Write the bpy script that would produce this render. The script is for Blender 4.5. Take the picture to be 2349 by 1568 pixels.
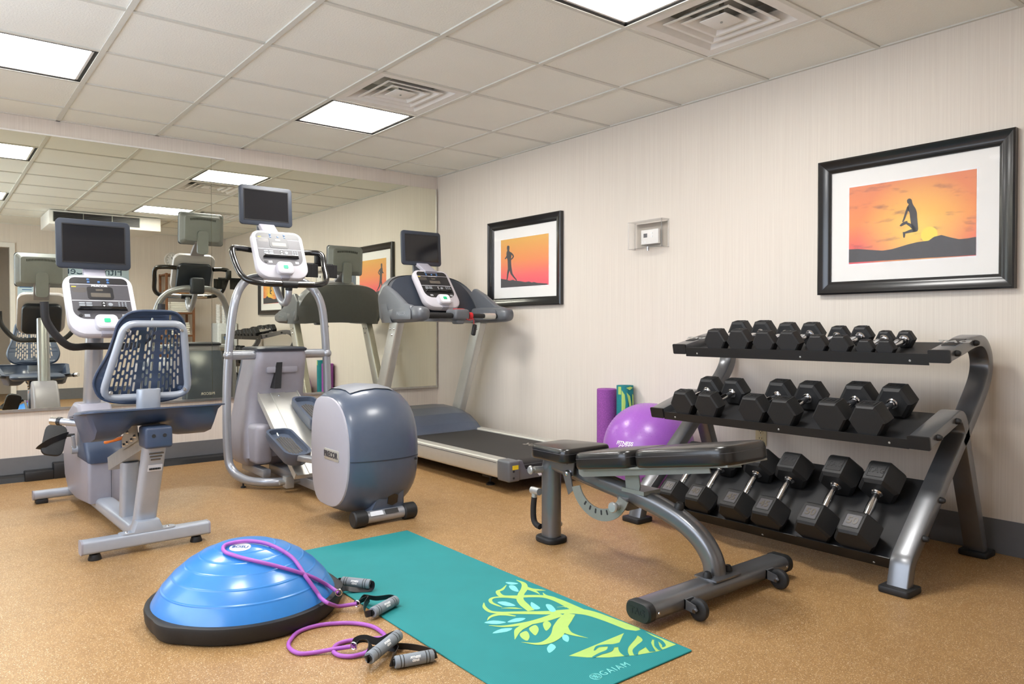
import bpy, bmesh, math, random
from mathutils import Vector as V, Matrix, Quaternion
R = math.radians
for o in list(bpy.data.objects): bpy.data.objects.remove(o, do_unlink=True)
C = bpy.context.scene.collection
SC = bpy.context.scene
# ------------------------------------------------------------------ camera, world, exposure
CAM_H, YAW, PITCH, FPX, CPX, CPY = 0.9973, 0.6715, -0.0148, 1697.09, 1174.75, 775.28
cam = bpy.data.cameras.new('camera'); cam_o = bpy.data.objects.new('camera', cam); C.objects.link(cam_o)
cam.sensor_width = 36; cam.lens = FPX / 2349 * 36; cam.shift_y = (CPY - 784) / 2349; cam.clip_start = 0.02
cam_o.location = (0, 0, CAM_H); cam_o.rotation_euler = (R(90) + PITCH, 0, -YAW)
SC.camera = cam_o
w = bpy.data.worlds.new('world'); SC.world = w; w.use_nodes = True
w.node_tree.nodes['Background'].inputs[0].default_value = (0.75, 0.85, 1, 1)
w.node_tree.nodes['Background'].inputs[1].default_value = 4.4
pl = bpy.data.lights.new('added_window_portal', 'AREA'); pl.shape = 'RECTANGLE'; pl.size = 1.5; pl.size_y = 3.6; pl.cycles.is_portal = True
po = bpy.data.objects.new('added_window_portal', pl); C.objects.link(po); po.location = (-1.12, 2.5, 1.5); po.rotation_euler = (0, R(-90), 0)  # guides sky light through the added, unseen left window
LAMP = 25.0
SC.view_settings.view_transform = 'Standard'; SC.view_settings.look = 'None'
SC.view_settings.exposure = 0.52; SC.view_settings.gamma = 1; SC.view_settings.use_curve_mapping = False
# room measures: mirror wall y=YM, right wall x=XW, back wall y=YB, left wall x=XL
XW, YM, YB, XL, ZC = 3.709, 5.772, -0.36, -1.06, 2.371
YG = 5.760                                              # mirror glass face
def ray(u, v):
    xc = (u - CPX) / FPX; yc = -(v - CPY) / FPX
    z, yc = math.cos(PITCH) - yc * math.sin(PITCH), yc * math.cos(PITCH) + math.sin(PITCH)
    c, s = math.cos(YAW), math.sin(YAW)
    return V((z * s + xc * c, z * c - xc * s, yc))
def FL(u, v, z=0):                                      # photo pixel -> point at height z
    d = ray(u, v); t = (z - CAM_H) / d.z
    return V((d.x * t, d.y * t, z))
def WX(u, v, x):                                        # photo pixel -> point on plane x
    d = ray(u, v); t = x / d.x
    return V((x, d.y * t, CAM_H + d.z * t))
# ------------------------------------------------------------------ materials
def lin(c):
    c = c / 255
    return c / 12.92 if c <= .04045 else ((c + .055) / 1.055) ** 2.4
def rgb(*c): return (lin(c[0]), lin(c[1]), lin(c[2]), 1)
class NT:
    def __init__(s, name):
        s.m = bpy.data.materials.new(name); s.m.use_nodes = True
        s.t = s.m.node_tree; s.b = s.t.nodes['Principled BSDF']
    def n(s, ty, **k):
        q = s.t.nodes.new(ty)
        for a, b in k.items(): setattr(q, a, b)
        return q
    def l(s, a, b): s.t.links.new(a, b)
    def co(s, scale=(1, 1, 1), kind='Object'):
        t = s.n('ShaderNodeTexCoord'); m = s.n('ShaderNodeMapping'); m.inputs['Scale'].default_value = scale
        s.l(t.outputs[kind], m.inputs[0]); return m.outputs[0]
    def ramp(s, fac, stops, interp='LINEAR'):
        r = s.n('ShaderNodeValToRGB'); r.color_ramp.interpolation = interp
        e = r.color_ramp.elements
        while len(e) < len(stops): e.new(.5)
        for q, (p, c) in zip(e, stops): q.position = p; q.color = c
        s.l(fac, r.inputs[0]); return r.outputs[0]
    def noise(s, vec, scale, detail=2, rough=.5):
        n = s.n('ShaderNodeTexNoise'); n.inputs['Scale'].default_value = scale; n.inputs['Detail'].default_value = detail
        n.inputs['Roughness'].default_value = rough; s.l(vec, n.inputs['Vector']); return n.outputs['Fac']
    def bump(s, h, strength, dist=.002):
        b = s.n('ShaderNodeBump'); b.inputs['Strength'].default_value = strength; b.inputs['Distance'].default_value = dist
        s.l(h, b.inputs['Height']); s.l(b.outputs[0], s.b.inputs['Normal'])
    def mix(s, f, a, b):
        m = s.n('ShaderNodeMix'); m.data_type = 'RGBA'
        for k, x in ((0, f), (6, a), (7, b)):
            if hasattr(x, 'links') or isinstance(x, bpy.types.NodeSocket): s.l(x, m.inputs[k])
            else: m.inputs[k].default_value = x
        return m.outputs[2]
def mul(c, k): return (c[0] * k, c[1] * k, c[2] * k, 1)
def mat(name, col, rough=.5, metal=0, var=.06, scale=30, bump=0, coat=0, spec=.5, dist=.001):
    q = NT(name); b = q.b; col = rgb(*col)
    v = q.co()
    f = q.noise(v, scale, 3)
    q.l(q.ramp(f, [(.3, mul(col, 1 - var)), (.7, mul(col, 1 + var))]), b.inputs['Base Color'])
    b.inputs['Roughness'].default_value = rough; b.inputs['Metallic'].default_value = metal
    b.inputs['Specular IOR Level'].default_value = spec
    b.inputs['Coat Weight'].default_value = coat; b.inputs['Coat Roughness'].default_value = .15
    if bump: q.bump(f, bump, dist)
    return q.m
M = {}
def wallpaper(name, axis, base, dark):
    q = NT(name)
    sc = (170, 0, 1.2) if axis == 'x' else (0, 170, 1.2)
    f = q.noise(q.co(sc), 1.0, 3, .7)
    sc2 = (520, 0, 6) if axis == 'x' else (0, 520, 6)
    f2 = q.noise(q.co(sc2), 1.0, 2, .6)
    a = q.ramp(f, [(.38, rgb(*dark)), (.62, rgb(*base))])
    c = q.mix(q.ramp(f2, [(.4, (0, 0, 0, 1)), (.65, (.45, .45, .45, 1))]), a, rgb(*dark))
    q.l(c, q.b.inputs['Base Color']); q.b.inputs['Roughness'].default_value = .75
    q.bump(f, .12, .001); return q.m
M['wall_r'] = wallpaper('wallpaper_striped_right', 'y', (229, 220, 208), (220, 210, 198))
M['wall_m'] = wallpaper('wallpaper_striped_mirror', 'x', (228, 218, 207), (217, 206, 195))
M['wall_tan'] = mat('painted_wall', (214, 203, 190), .8, var=.02)
def floor_mat():
    q = NT('rubber_floor'); v = q.co()
    big = q.noise(v, 14, 3)
    base = q.ramp(big, [(.3, rgb(166, 128, 80)), (.7, rgb(182, 144, 94))])
    fine = q.noise(v, 190, 3, .7)
    base = q.mix(q.ramp(fine, [(.32, (0, 0, 0, 1)), (.62, (.7, .7, .7, 1))]), base, rgb(136, 100, 60))
    vo = q.n('ShaderNodeTexVoronoi'); vo.inputs['Scale'].default_value = 270; q.l(v, vo.inputs['Vector'])
    sep = q.n('ShaderNodeSeparateColor'); q.l(vo.outputs['Color'], sep.inputs[0])
    near = q.ramp(vo.outputs['Distance'], [(.30, (1, 1, 1, 1)), (.42, (0, 0, 0, 1))])
    def flecks(chan, lo, hi):
        r = q.ramp(sep.outputs[chan], [(0, (0, 0, 0, 1)), (lo, (1, 1, 1, 1)), (hi, (0, 0, 0, 1))], 'CONSTANT')
        m = q.n('ShaderNodeMath', operation='MULTIPLY'); q.l(r, m.inputs[0]); q.l(near, m.inputs[1]); return m.outputs[0]
    base = q.mix(flecks(0, .80, .999), base, rgb(232, 216, 188))
    base = q.mix(flecks(1, .84, .999), base, rgb(84, 64, 46))
    base = q.mix(flecks(2, .84, .999), base, rgb(206, 176, 130))
    q.l(base, q.b.inputs['Base Color']); q.b.inputs['Roughness'].default_value = .42
    q.b.inputs['Specular IOR Level'].default_value = .45
    q.bump(fine, .1, .001); return q.m
M['floor'] = floor_mat()
M['baseboard'] = mat('vinyl_baseboard', (104, 105, 108), .5, var=.03)
def tile_mat():
    q = NT('ceiling_tile'); v = q.co()
    f = q.noise(v, 110, 4, .7); g = q.noise(v, 2.2, 2)
    q.l(q.mix(f, q.ramp(g, [(.3, rgb(241, 240, 232)), (.7, rgb(247, 246, 238))]), rgb(235, 234, 226)), q.b.inputs['Base Color'])
    q.b.inputs['Roughness'].default_value = .9; q.bump(f, .55, .004); return q.m
M['tile'] = tile_mat()
M['grid'] = mat('painted_tee', (214, 212, 203), .45, var=.02)
M['white_enamel'] = mat('white_enamel', (232, 229, 224), .4, var=.02)
M['duct'] = mat('grey_duct', (182, 179, 172), .6, var=.1, scale=8)
M['void'] = mat('dark_void', (40, 40, 42), .8)
M['frame_dark'] = mat('black_fixture_gap', (34, 33, 32), .6)
M['trim_white'] = mat('white_trim', (226, 222, 216), .4, var=.02)
def emis(name, col, k, pattern=False):
    q = NT(name); b = q.b
    b.inputs['Base Color'].default_value = (.9, .9, .9, 1); b.inputs['Roughness'].default_value = .3
    b.inputs['Emission Color'].default_value = col; b.inputs['Emission Strength'].default_value = k
    if pattern:
        f = q.noise(q.co((3, 3, 3)), 2.0, 1)
        q.l(q.ramp(f, [(.3, mul(col, .93)), (.7, col)]), b.inputs['Emission Color'])
    return q.m
M['lamp'] = emis('fluorescent_diffuser', (1, .98, .95, 1), LAMP, True)
M['mirror'] = mat('silvered_glass', (241, 241, 226), .004, 1, var=.004)
M['alu'] = mat('brushed_aluminium_trim', (205, 203, 200), .3, 1)
M['silver'] = mat('silver_paint', (172, 175, 182), .32, .55, var=.02, coat=.3)
M['silver_l'] = mat('light_silver_paint', (172, 178, 188), .36, .2, var=.02, coat=.3)
M['lav'] = mat('lavender_grey_plastic', (158, 156, 166), .42, .05, var=.02)
M['cover_grey'] = mat('mid_grey_plastic', (140, 143, 150), .42, .05, var=.02)
M['slate_t'] = mat('charcoal_grey_plastic', (96, 99, 104), .38, 0, var=.03, coat=.25)
M['plate'] = mat('pale_lavender_plastic', (174, 172, 181), .42, 0, var=.01)
M['slate'] = mat('slate_blue_plastic', (62, 75, 98), .42, 0, var=.04, coat=.12)
M['slate_g'] = mat('slate_grey_plastic', (78, 88, 106), .36, 0, var=.03, coat=.3)
M['slate_d'] = mat('slate_dark_plastic', (45, 51, 62), .45, 0, var=.03)
M['bezel'] = mat('pale_bezel_plastic', (192, 189, 195), .38, 0, var=.01, coat=.2)
M['panel'] = mat('console_panel', (74, 72, 76), .4, 0, var=.03)
M['panel_d'] = mat('console_dark', (34, 33, 35), .35, 0, var=.03)
M['lcd'] = mat('lcd_glass', (96, 90, 82), .25)
M['screen'] = mat('lcd_screen_off', (27, 27, 30), .12, 0, var=.02)
M['tvgrey'] = mat('grey_shell_plastic', (146, 151, 156), .45, .1, var=.02)
M['black'] = mat('black_plastic', (26, 26, 28), .45, 0, var=.08)
M['rubber'] = mat('black_rubber', (30, 30, 31), .55, 0, var=.12, scale=200, bump=.15)
M['foam_black'] = mat('black_foam_grip', (34, 33, 34), .7, 0, var=.1, scale=300, bump=.2)
M['gloss_black'] = mat('gloss_black_paint', (20, 19, 19), .2, 0, coat=.5)
M['chrome'] = mat('chrome', (214, 214, 216), .12, 1)
M['steel'] = mat('zinc_steel', (186, 187, 186), .36, .6, var=.05)
M['gun'] = mat('gunmetal_paint', (116, 117, 120), .3, .6, var=.03, coat=.35)
M['gun_l'] = mat('gunmetal_plate', (150, 152, 146), .4, .5, var=.03)
M['vinyl'] = mat('black_vinyl', (26, 25, 25), .3, 0, var=.08, scale=400, bump=.06, coat=.25)
M['tray'] = mat('black_tray_liner', (36, 36, 38), .6, 0, var=.25, scale=600, bump=.2)
M['traylip'] = mat('black_powdercoat', (27, 27, 28), .42)
M['belt'] = mat('treadmill_belt', (47, 45, 44), .6, 0, var=.12, scale=120, bump=.1)
M['rail'] = mat('anodised_rail', (204, 202, 194), .34, .45, var=.02)
M['white'] = mat('white_print', (238, 238, 238), .5)
M['purple'] = mat('purple_ball_vinyl', (158, 92, 188), .33, 0, var=.02, coat=.2)
M['purplefoam'] = mat('purple_foam', (148, 78, 160), .85, 0, var=.22, scale=160, bump=.25)
M['purpletube'] = mat('purple_latex', (168, 90, 182), .42, 0, var=.03)
M['teal'] = mat('teal_mat_edge', (22, 128, 134), .75, 0, var=.08, scale=90, bump=.1)
M['lime'] = mat('lime_print', (172, 206, 108), .75, 0, var=.03)
M['aqua'] = mat('aqua_print', (126, 214, 210), .75, 0, var=.03)
M['bosu'] = mat('blue_dome_vinyl', (52, 130, 205), .3, 0, var=.02, coat=.35)
M['grip'] = mat('grey_foam_grip', (136, 143, 150), .75, 0, var=.06, scale=300, bump=.15)
M['red'] = mat('red_plastic', (206, 32, 42), .4)
M['green'] = mat('green_button', (38, 190, 130), .5)
M['blueb'] = mat('blue_button', (70, 110, 160), .4)
M['beige'] = mat('almond_plastic', (206, 190, 150), .4, var=.02)
M['orange'] = mat('orange_lever', (224, 120, 36), .45)
M['yellow'] = mat('yellow_sticker', (228, 200, 40), .5)
M['label'] = mat('paper_label', (232, 234, 240), .6)
M['wood'] = mat('stained_wood', (120, 76, 44), .5, 0, var=.18, scale=14)
M['towel'] = mat('white_terry', (236, 234, 226), .95, 0, var=.05, scale=300, bump=.4)
M['cooler'] = mat('cooler_plastic', (222, 228, 230), .4)
M['paperblue'] = mat('pale_blue_sign', (196, 220, 236), .6, var=.01)
M['textdark'] = mat('dark_lettering', (44, 70, 92), .6)
M['matboard'] = mat('mat_board', (238, 236, 232), .8, var=.01)
M['pframe'] = mat('black_frame_lacquer', (22, 22, 24), .28, 0, coat=.4)
M['silh'] = mat('silhouette_ink', (42, 34, 36), .6, var=.05)
M['hill'] = mat('hill_ink', (46, 42, 46), .6, var=.06)
M['sun'] = mat('sun_ink', (250, 220, 70), .6, var=.02)
def clear(name, tint=(.97, .97, .97, 1), alpha=.1):
    q = NT(name); q.b.inputs['Base Color'].default_value = tint; q.b.inputs['Roughness'].default_value = .03
    q.b.inputs['Alpha'].default_value = alpha; q.b.inputs['IOR'].default_value = 1.5
    f = q.noise(q.co(), 40, 2); q.bump(f, .02); return q.m
M['acrylic'] = clear('clear_acrylic', alpha=.025)
M['glass'] = clear('picture_glass', alpha=.035)
# ------------------------------------------------------------------ mesh building
class MB:
    def __init__(s): s.v = []; s.f = []
    def add(s, vs, fs, mtx=None):
        k = len(s.v)
        s.v += [tuple(mtx @ V(q)) if mtx else tuple(q) for q in vs]
        s.f += [tuple(i + k for i in f) for f in fs]; return s
    def bm(s, bm, mtx=None):
        bm.verts.index_update()
        s.add([q.co for q in bm.verts], [[x.index for x in f.verts] for f in bm.faces], mtx); bm.free(); return s
    def box(s, a, b, bev=0, seg=2, mtx=None):
        a, b = V(a), V(b); bm = bmesh.new(); bmesh.ops.create_cube(bm, size=1)
        for q in bm.verts: q.co = V([(a[i] + b[i]) / 2 + q.co[i] * (b[i] - a[i]) for i in range(3)])
        if bev: bmesh.ops.bevel(bm, geom=bm.edges[:], offset=bev, segments=seg, affect='EDGES', profile=.5)
        return s.bm(bm, mtx)
    def sweep(s, path, prof, closed=False, up=(0, 0, 1), cap=True, scales=None):
        P = [V(q) for q in path]; n = len(P); m = len(prof); k = len(s.v); up = V(up)
        T = []
        for i in range(n):
            if closed: t = P[(i + 1) % n] - P[i - 1]
            else: t = P[min(i + 1, n - 1)] - P[max(i - 1, 0)]
            T.append(t.normalized())
        x = up.cross(T[0])
        if x.length < 1e-4: x = V((1, 0, 0)).cross(T[0])
        if x.length < 1e-4: x = V((0, 1, 0)).cross(T[0])
        x.normalize()
        for i in range(n):
            if i:
                q = T[i - 1].rotation_difference(T[i]); x = q @ x
            x = (x - T[i] * x.dot(T[i])).normalized(); y = T[i].cross(x)
            sc = scales[i] if scales else 1
            for a, b in prof: s.v.append(tuple(P[i] + x * (a * sc) + y * (b * sc)))
        for i in range(n if closed else n - 1):
            j = (i + 1) % n
            for c in range(m):
                d = (c + 1) % m
                s.f.append((k + i * m + c, k + i * m + d, k + j * m + d, k + j * m + c))
        if cap and not closed:
            s.f.append(tuple(k + c for c in reversed(range(m)))); s.f.append(tuple(k + (n - 1) * m + c for c in range(m)))
        return s
    def tube(s, path, r, seg=12, **k): return s.sweep(path, circ(r, seg), **k)
    def cyl(s, a, b, r, r2=None, seg=16):
        r2 = r if r2 is None else r2
        return s.sweep([a, b], circ(1, seg), scales=[r, r2])
    def lathe(s, prof, c, axis=(0, 0, 1), seg=24):
        q = V((0, 0, 1)).rotation_difference(V(axis)); k = len(s.v); m = len(prof); c = V(c)
        for i in range(seg):
            a = 2 * math.pi * i / seg
            for r, z in prof: s.v.append(tuple(c + q @ V((r * math.cos(a), r * math.sin(a), z))))
        for i in range(seg):
            j = (i + 1) % seg
            for t in range(m - 1): s.f.append((k + i * m + t, k + j * m + t, k + j * m + t + 1, k + i * m + t + 1))
        return s
    def prism(s, poly, o, ex, ey, depth, bev=0, seg=2):
        """2D outline poly in the plane o + a*ex + b*ey, extruded by vector depth"""
        o, ex, ey, depth = V(o), V(ex), V(ey), V(depth); bm = bmesh.new()
        a = [bm.verts.new(o + ex * x + ey * y) for x, y in poly]; b = [bm.verts.new(q.co + depth) for q in a]
        n = len(a); f1 = bm.faces.new(a); f2 = bm.faces.new(b[::-1])
        for i in range(n): bm.faces.new((a[i], b[i], b[(i + 1) % n], a[(i + 1) % n]))
        bmesh.ops.recalc_face_normals(bm, faces=bm.faces[:])
        if bev: bmesh.ops.bevel(bm, geom=list(f1.edges) + list(f2.edges), offset=bev, segments=seg, affect='EDGES', profile=.5)
        return s.bm(bm)
    def loft(s, rings, cap=True, closed_ring=True):
        k = len(s.v); m = len(rings[0])
        for r in rings: s.v += [tuple(q) for q in r]
        for i in range(len(rings) - 1):
            for c in range(m if closed_ring else m - 1):
                d = (c + 1) % m
                s.f.append((k + i * m + c, k + i * m + d, k + (i + 1) * m + d, k + (i + 1) * m + c))
        if cap and closed_ring:
            s.f.append(tuple(k + c for c in reversed(range(m)))); s.f.append(tuple(k + (len(rings) - 1) * m + c for c in range(m)))
        return s
    def sphere(s, c, r, seg=16, rings=10, sc=(1, 1, 1)):
        bm = bmesh.new(); bmesh.ops.create_uvsphere(bm, u_segments=seg, v_segments=rings, radius=r)
        return s.bm(bm, Matrix.Translation(V(c)) @ Matrix.Diagonal((*sc, 1)))
    def move(s, mtx): s.v = [tuple(mtx @ V(q)) for q in s.v]; return s
    def mesh(s, name, m, smooth=38):
        me = bpy.data.meshes.new(name); me.from_pydata(s.v, [], s.f)
        bm = bmesh.new(); bm.from_mesh(me); bmesh.ops.recalc_face_normals(bm, faces=bm.faces[:]); bm.to_mesh(me); bm.free()
        if smooth:
            me.polygons.foreach_set('use_smooth', [True] * len(me.polygons)); me.set_sharp_from_angle(angle=R(smooth))
        me.materials.append(M[m] if isinstance(m, str) else m); me.update(); return me
def circ(r, n=12): return [(r * math.cos(2 * math.pi * i / n), r * math.sin(2 * math.pi * i / n)) for i in range(n)]
def rrect(w, h, r, n=4, cx=0, cy=0):
    rs = r if isinstance(r, (list, tuple)) else [r] * 4           # tr, tl, bl, br
    out = []
    for k, (sx, sy) in enumerate(((1, 1), (-1, 1), (-1, -1), (1, -1))):
        q = rs[k]
        for i in range(n + 1):
            a = math.pi / 2 * (k + i / n)
            out.append((cx + sx * (w / 2 - q) + q * math.cos(a), cy + sy * (h / 2 - q) + q * math.sin(a)))
    return out
def fillet(pts, r, n=6, closed=False):
    P = [V(q) for q in pts]; out = []; N = len(P)
    for i in range(N):
        if not closed and i in (0, N - 1): out.append(P[i]); continue
        a, b, c = P[i - 1], P[i], P[(i + 1) % N]
        u, v = (a - b), (c - b); lu, lv = u.length, v.length; u.normalize(); v.normalize()
        ang = u.angle(v)
        if ang > math.pi - .02: out.append(b); continue
        rr = r[i] if isinstance(r, (list, tuple)) else r
        d = min(rr / math.tan(ang / 2), lu * .49, lv * .49)
        p0, p1 = b + u * d, b + v * d
        for k in range(n + 1):
            t = k / n; out.append(p0 * (1 - t) ** 2 + b * 2 * t * (1 - t) + p1 * t * t)
    return out
def spline(pts, n=6, closed=False):
    P = [V(q) for q in pts]; N = len(P); out = []
    for i in range(N if closed else N - 1):
        p0 = P[i - 1] if (closed or i) else P[0] * 2 - P[1]
        p1, p2 = P[i], P[(i + 1) % N]
        p3 = P[(i + 2) % N] if (closed or i + 2 < N) else P[-1] * 2 - P[-2]
        for k in range(n):
            t = k / n
            out.append(.5 * ((2 * p1) + (p2 - p0) * t + (2 * p0 - 5 * p1 + 4 * p2 - p3) * t * t + (3 * p1 - p0 - 3 * p2 + p3) * t ** 3))
    if not closed: out.append(P[-1])
    return out
def base(o):
    b = V((0, 0, 0))
    while o: b = b + o.location; o = o.parent
    return b
def part(name, mb, m, parent=None, smooth=38):
    """mesh written in world coordinates, stored relative to its thing's base"""
    if parent is not None:
        b = base(parent); mb.v = [(x - b.x, y - b.y, z - b.z) for x, y, z in mb.v]
    o = bpy.data.objects.new(name, mb.mesh(name, m, smooth)); C.objects.link(o); o.parent = parent
    return o
def solo(name, mb, m, loc, smooth=38):
    """a thing that is one mesh, origin at loc"""
    loc = V(loc); mb.v = [(x - loc.x, y - loc.y, z - loc.z) for x, y, z in mb.v]
    o = bpy.data.objects.new(name, mb.mesh(name, m, smooth)); C.objects.link(o); o.location = loc; return o
def tag(o, label=None, cat=None, group=None, kind=None):
    if label: o['label'] = label
    if cat: o['category'] = cat
    if group: o['group'] = group
    if kind: o['kind'] = kind
    return o
def thing(name, loc, label, cat, group=None):
    o = bpy.data.objects.new(name, None); C.objects.link(o); o.location = loc; o.empty_display_size = .1
    return tag(o, label, cat, group)
def dup(o, loc=None, parent=None):
    c = o.copy(); C.objects.link(c); c.parent = parent
    if loc is not None: c.location = loc
    for ch in list(o.children): dup(ch, None, c)
    return c
_tc = {}
def textmb(s, size, depth=.0006, bold=.012, shear=0, space=1.0, sx=1):
    key = (s, bold, shear, space)
    if key not in _tc:
        cu = bpy.data.curves.new('lettering', 'FONT'); cu.body = s; cu.align_x = 'CENTER'; cu.align_y = 'CENTER'
        cu.size = 1; cu.offset = bold; cu.shear = shear; cu.space_character = space; cu.resolution_u = 3; cu.extrude = .5
        ob = bpy.data.objects.new('lettering', cu); C.objects.link(ob)
        dg = bpy.context.evaluated_depsgraph_get(); me = bpy.data.meshes.new_from_object(ob.evaluated_get(dg))
        _tc[key] = ([tuple(q.co) for q in me.vertices], [tuple(p.vertices) for p in me.polygons])
        bpy.data.objects.remove(ob); bpy.data.curves.remove(cu); bpy.data.meshes.remove(me)
    vs, fs = _tc[key]; mb = MB()
    mb.add([(x * size * sx, y * size, z * depth) for x, y, z in vs], fs); return mb
def frame(o, ex, ey):
    ex, ey = V(ex).normalized(), V(ey).normalized(); ez = ex.cross(ey)
    return Matrix(((ex.x, ey.x, ez.x, o[0]), (ex.y, ey.y, ez.y, o[1]), (ex.z, ey.z, ez.z, o[2]), (0, 0, 0, 1)))
def text(name, s, o, ex, ey, size, m, parent, **k):
    return part(name, textmb(s, size, **k).move(frame(o, ex, ey)), m, parent, 0)
# ------------------------------------------------------------------ the room
def struct(name, mb, m, parent=None, smooth=0):
    o = part(name, mb, m, parent, smooth)
    if parent is None: o['kind'] = 'structure'
    return o
struct('floor', MB().box((XL - .1, YB - 1.6, -.1), (XW + .1, YM + .1, 0)), 'floor')
struct('wall_right', MB().box((XW, YB - .1, 0), (XW + .1, YM, 2.5)), 'wall_r')
struct('wall_front', MB().box((XL - .1, YM, 0), (XW + .1, YM + .1, 2.5)), 'wall_m')
WY0, WY1, WZ0, WZ1 = .7, 4.3, .75, 2.25                # unseen window, added in the left wall for cool side daylight
struct('wall_left', MB().box((XL - .1, YB - 1.6, 0), (XL, WY0, 2.5)).box((XL - .1, WY1, 0), (XL, YM, 2.5)).box((XL - .1, WY0, 0), (XL, WY1, WZ0)).box((XL - .1, WY0, WZ1), (XL, WY1, 2.5)), 'wall_r')
wf = MB()
for y in (WY0 + .02, (2 * WY0 + WY1) / 3, (WY0 + 2 * WY1) / 3, WY1 - .02): wf.box((XL - .08, y - .02, WZ0), (XL - .03, y + .02, WZ1))
wf.box((XL - .08, WY0, WZ0), (XL - .03, WY1, WZ0 + .04)).box((XL - .08, WY0, WZ1 - .04), (XL - .03, WY1, WZ1))
win = struct('added_window_1', wf, 'trim_white')
for k in range(3):
    a = WY0 + k * (WY1 - WY0) / 3
    part('added_window_pane', MB().box((XL - .056, a + .02, WZ0 + .03), (XL - .052, a + (WY1 - WY0) / 3 - .02, WZ1 - .03)), 'glass', win, 0)
DX0, DX1, DZ = -.02, .90, 2.06
struct('wall_back', MB().box((XL, YB - .1, 0), (DX0, YB, 2.5)).box((DX1, YB - .1, 0), (XW, YB, 2.5)).box((DX0, YB - .1, DZ), (DX1, YB, 2.5)), 'wall_m')
struct('wall_hallway', MB().box((XL, YB - 1.6, 0), (XW + .1, YB - 1.5, 2.5)).box((1.6, YB - 1.5, 0), (1.7, YB - .1, 2.5)), 'wall_tan')
dt = struct('trim_1', MB().box((DX0 - .06, YB, 0), (DX0, YB + .02, DZ + .06)).box((DX1, YB, 0), (DX1 + .06, YB + .02, DZ + .06)).box((DX0, YB, DZ), (DX1, YB + .02, DZ + .06)), 'trim_white')
BH = .15
struct('baseboard_right', MB().box((XW - .008, YB + .01, 0), (XW, YM - .008, BH)), 'baseboard')
struct('baseboard_front', MB().box((XL, YM - .008, 0), (XW - .008, YM, BH)), 'baseboard')
struct('baseboard_back', MB().box((DX1 + .06, YB, 0), (XW - .008, YB + .008, BH)).box((XL, YB, 0), (DX0 - .06, YB + .008, BH)), 'baseboard')
struct('baseboard_left', MB().box((XL, YB + .01, 0), (XL + .008, YM - .008, BH)), 'baseboard')
# suspended ceiling: slab above, tee bars and one lay-in tile per cell
ceil = struct('ceiling', MB().box((XL - .1, YB - 1.6, ZC + .12), (XW + .1, YM + .1, ZC + .2)), 'tile')
T = .6096; AX, AY = .712, 5.406
xs = [XL] + [AX + k * T for k in range(-2, 5)] + [XW]
ys = [YM] + [AY - j * T for j in range(0, 9)] + [YB]
for x in xs[1:-1]: part('grid_bar', MB().box((x - .013, YB, ZC), (x + .013, YM, ZC + .03)), 'grid', ceil, 0)
for y in ys[1:-1]: part('grid_bar', MB().box((XL, y - .011, ZC + .001), (XW, y + .011, ZC + .03)), 'grid', ceil, 0)
struct('trim_2', MB().box((XW - .018, YB, ZC), (XW, YM - .018, ZC + .012)).box((XL, YM - .018, ZC), (XW, YM, ZC + .012)).box((XL, YB, ZC), (XW, YB + .018, ZC + .012)).box((XL, YB + .018, ZC), (XL + .018, YM - .018, ZC + .012)), 'grid')
LIGHTS = {(k, j) for k in (-1, 2) for j in (1, 5)}
VENTS = {(2, 2), (3, 5)}
rnd = random.Random(4); _tm = {}
for a in range(len(xs) - 1):
    for b in range(len(ys) - 1):
        k, j = a - 3, b - 1                                        # cell between column line k and k+1, row line j and j+1
        if (k, j) in LIGHTS or (k, j) in VENTS: continue
        x0, x1, y1, y0 = xs[a], xs[a + 1], ys[b], ys[b + 1]
        wx, wy = round(x1 - x0 - .022, 4), round(y1 - y0 - .018, 4)
        if (wx, wy) not in _tm:
            _tm[(wx, wy)] = MB().box((-wx / 2, -wy / 2, 0), (wx / 2, wy / 2, .016), .003, 1).mesh('ceiling_tile', 'tile', 0)
        o = bpy.data.objects.new('ceiling_tile', _tm[(wx, wy)]); C.objects.link(o); o.parent = ceil
        o.location = ((x0 + x1) / 2, (y0 + y1) / 2, ZC + .006 + rnd.random() * .002)
LLAB = {(-1, 1): 'square fluorescent ceiling light at the left, nearest the mirrored wall', (-1, 5): 'square fluorescent ceiling light at the left, farther from the mirror',
        (2, 1): 'square fluorescent ceiling light beside the small air vent in mid ceiling', (2, 5): 'square fluorescent ceiling light at the top beside the large near vent'}
for (k, j) in sorted(LIGHTS):
    cx, cy = AX + (k + .5) * T, AY - (j + .5) * T; h = T / 2 - .012
    t = thing('ceiling_light', (cx, cy, ZC), LLAB[(k, j)], 'ceiling light', 'square fluorescent ceiling lights')
    f = MB()
    for s in (-1, 1):
        f.box((cx - h, cy + s * (h - .009) - .009, ZC + .004), (cx + h, cy + s * (h - .009) + .009, ZC + .05))
        f.box((cx + s * (h - .009) - .009, cy - h, ZC + .004), (cx + s * (h - .009) + .009, cy + h, ZC + .05))
    part('frame', f, 'frame_dark', t, 0)
    g = MB(); hi = h - .018
    for s in (-1, 1):
        g.box((cx - hi, cy + s * (hi - .006) - .006, ZC + .006), (cx + hi, cy + s * (hi - .006) + .006, ZC + .03))
        g.box((cx + s * (hi - .006) - .006, cy - hi, ZC + .006), (cx + s * (hi - .006) + .006, cy + hi, ZC + .03))
    part('door_frame', g, 'white_enamel', t, 0)
    part('diffuser', MB().box((cx - hi + .011, cy - hi + .011, ZC + .012), (cx + hi - .011, cy + hi - .011, ZC + .018)), 'lamp', t, 0)
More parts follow.
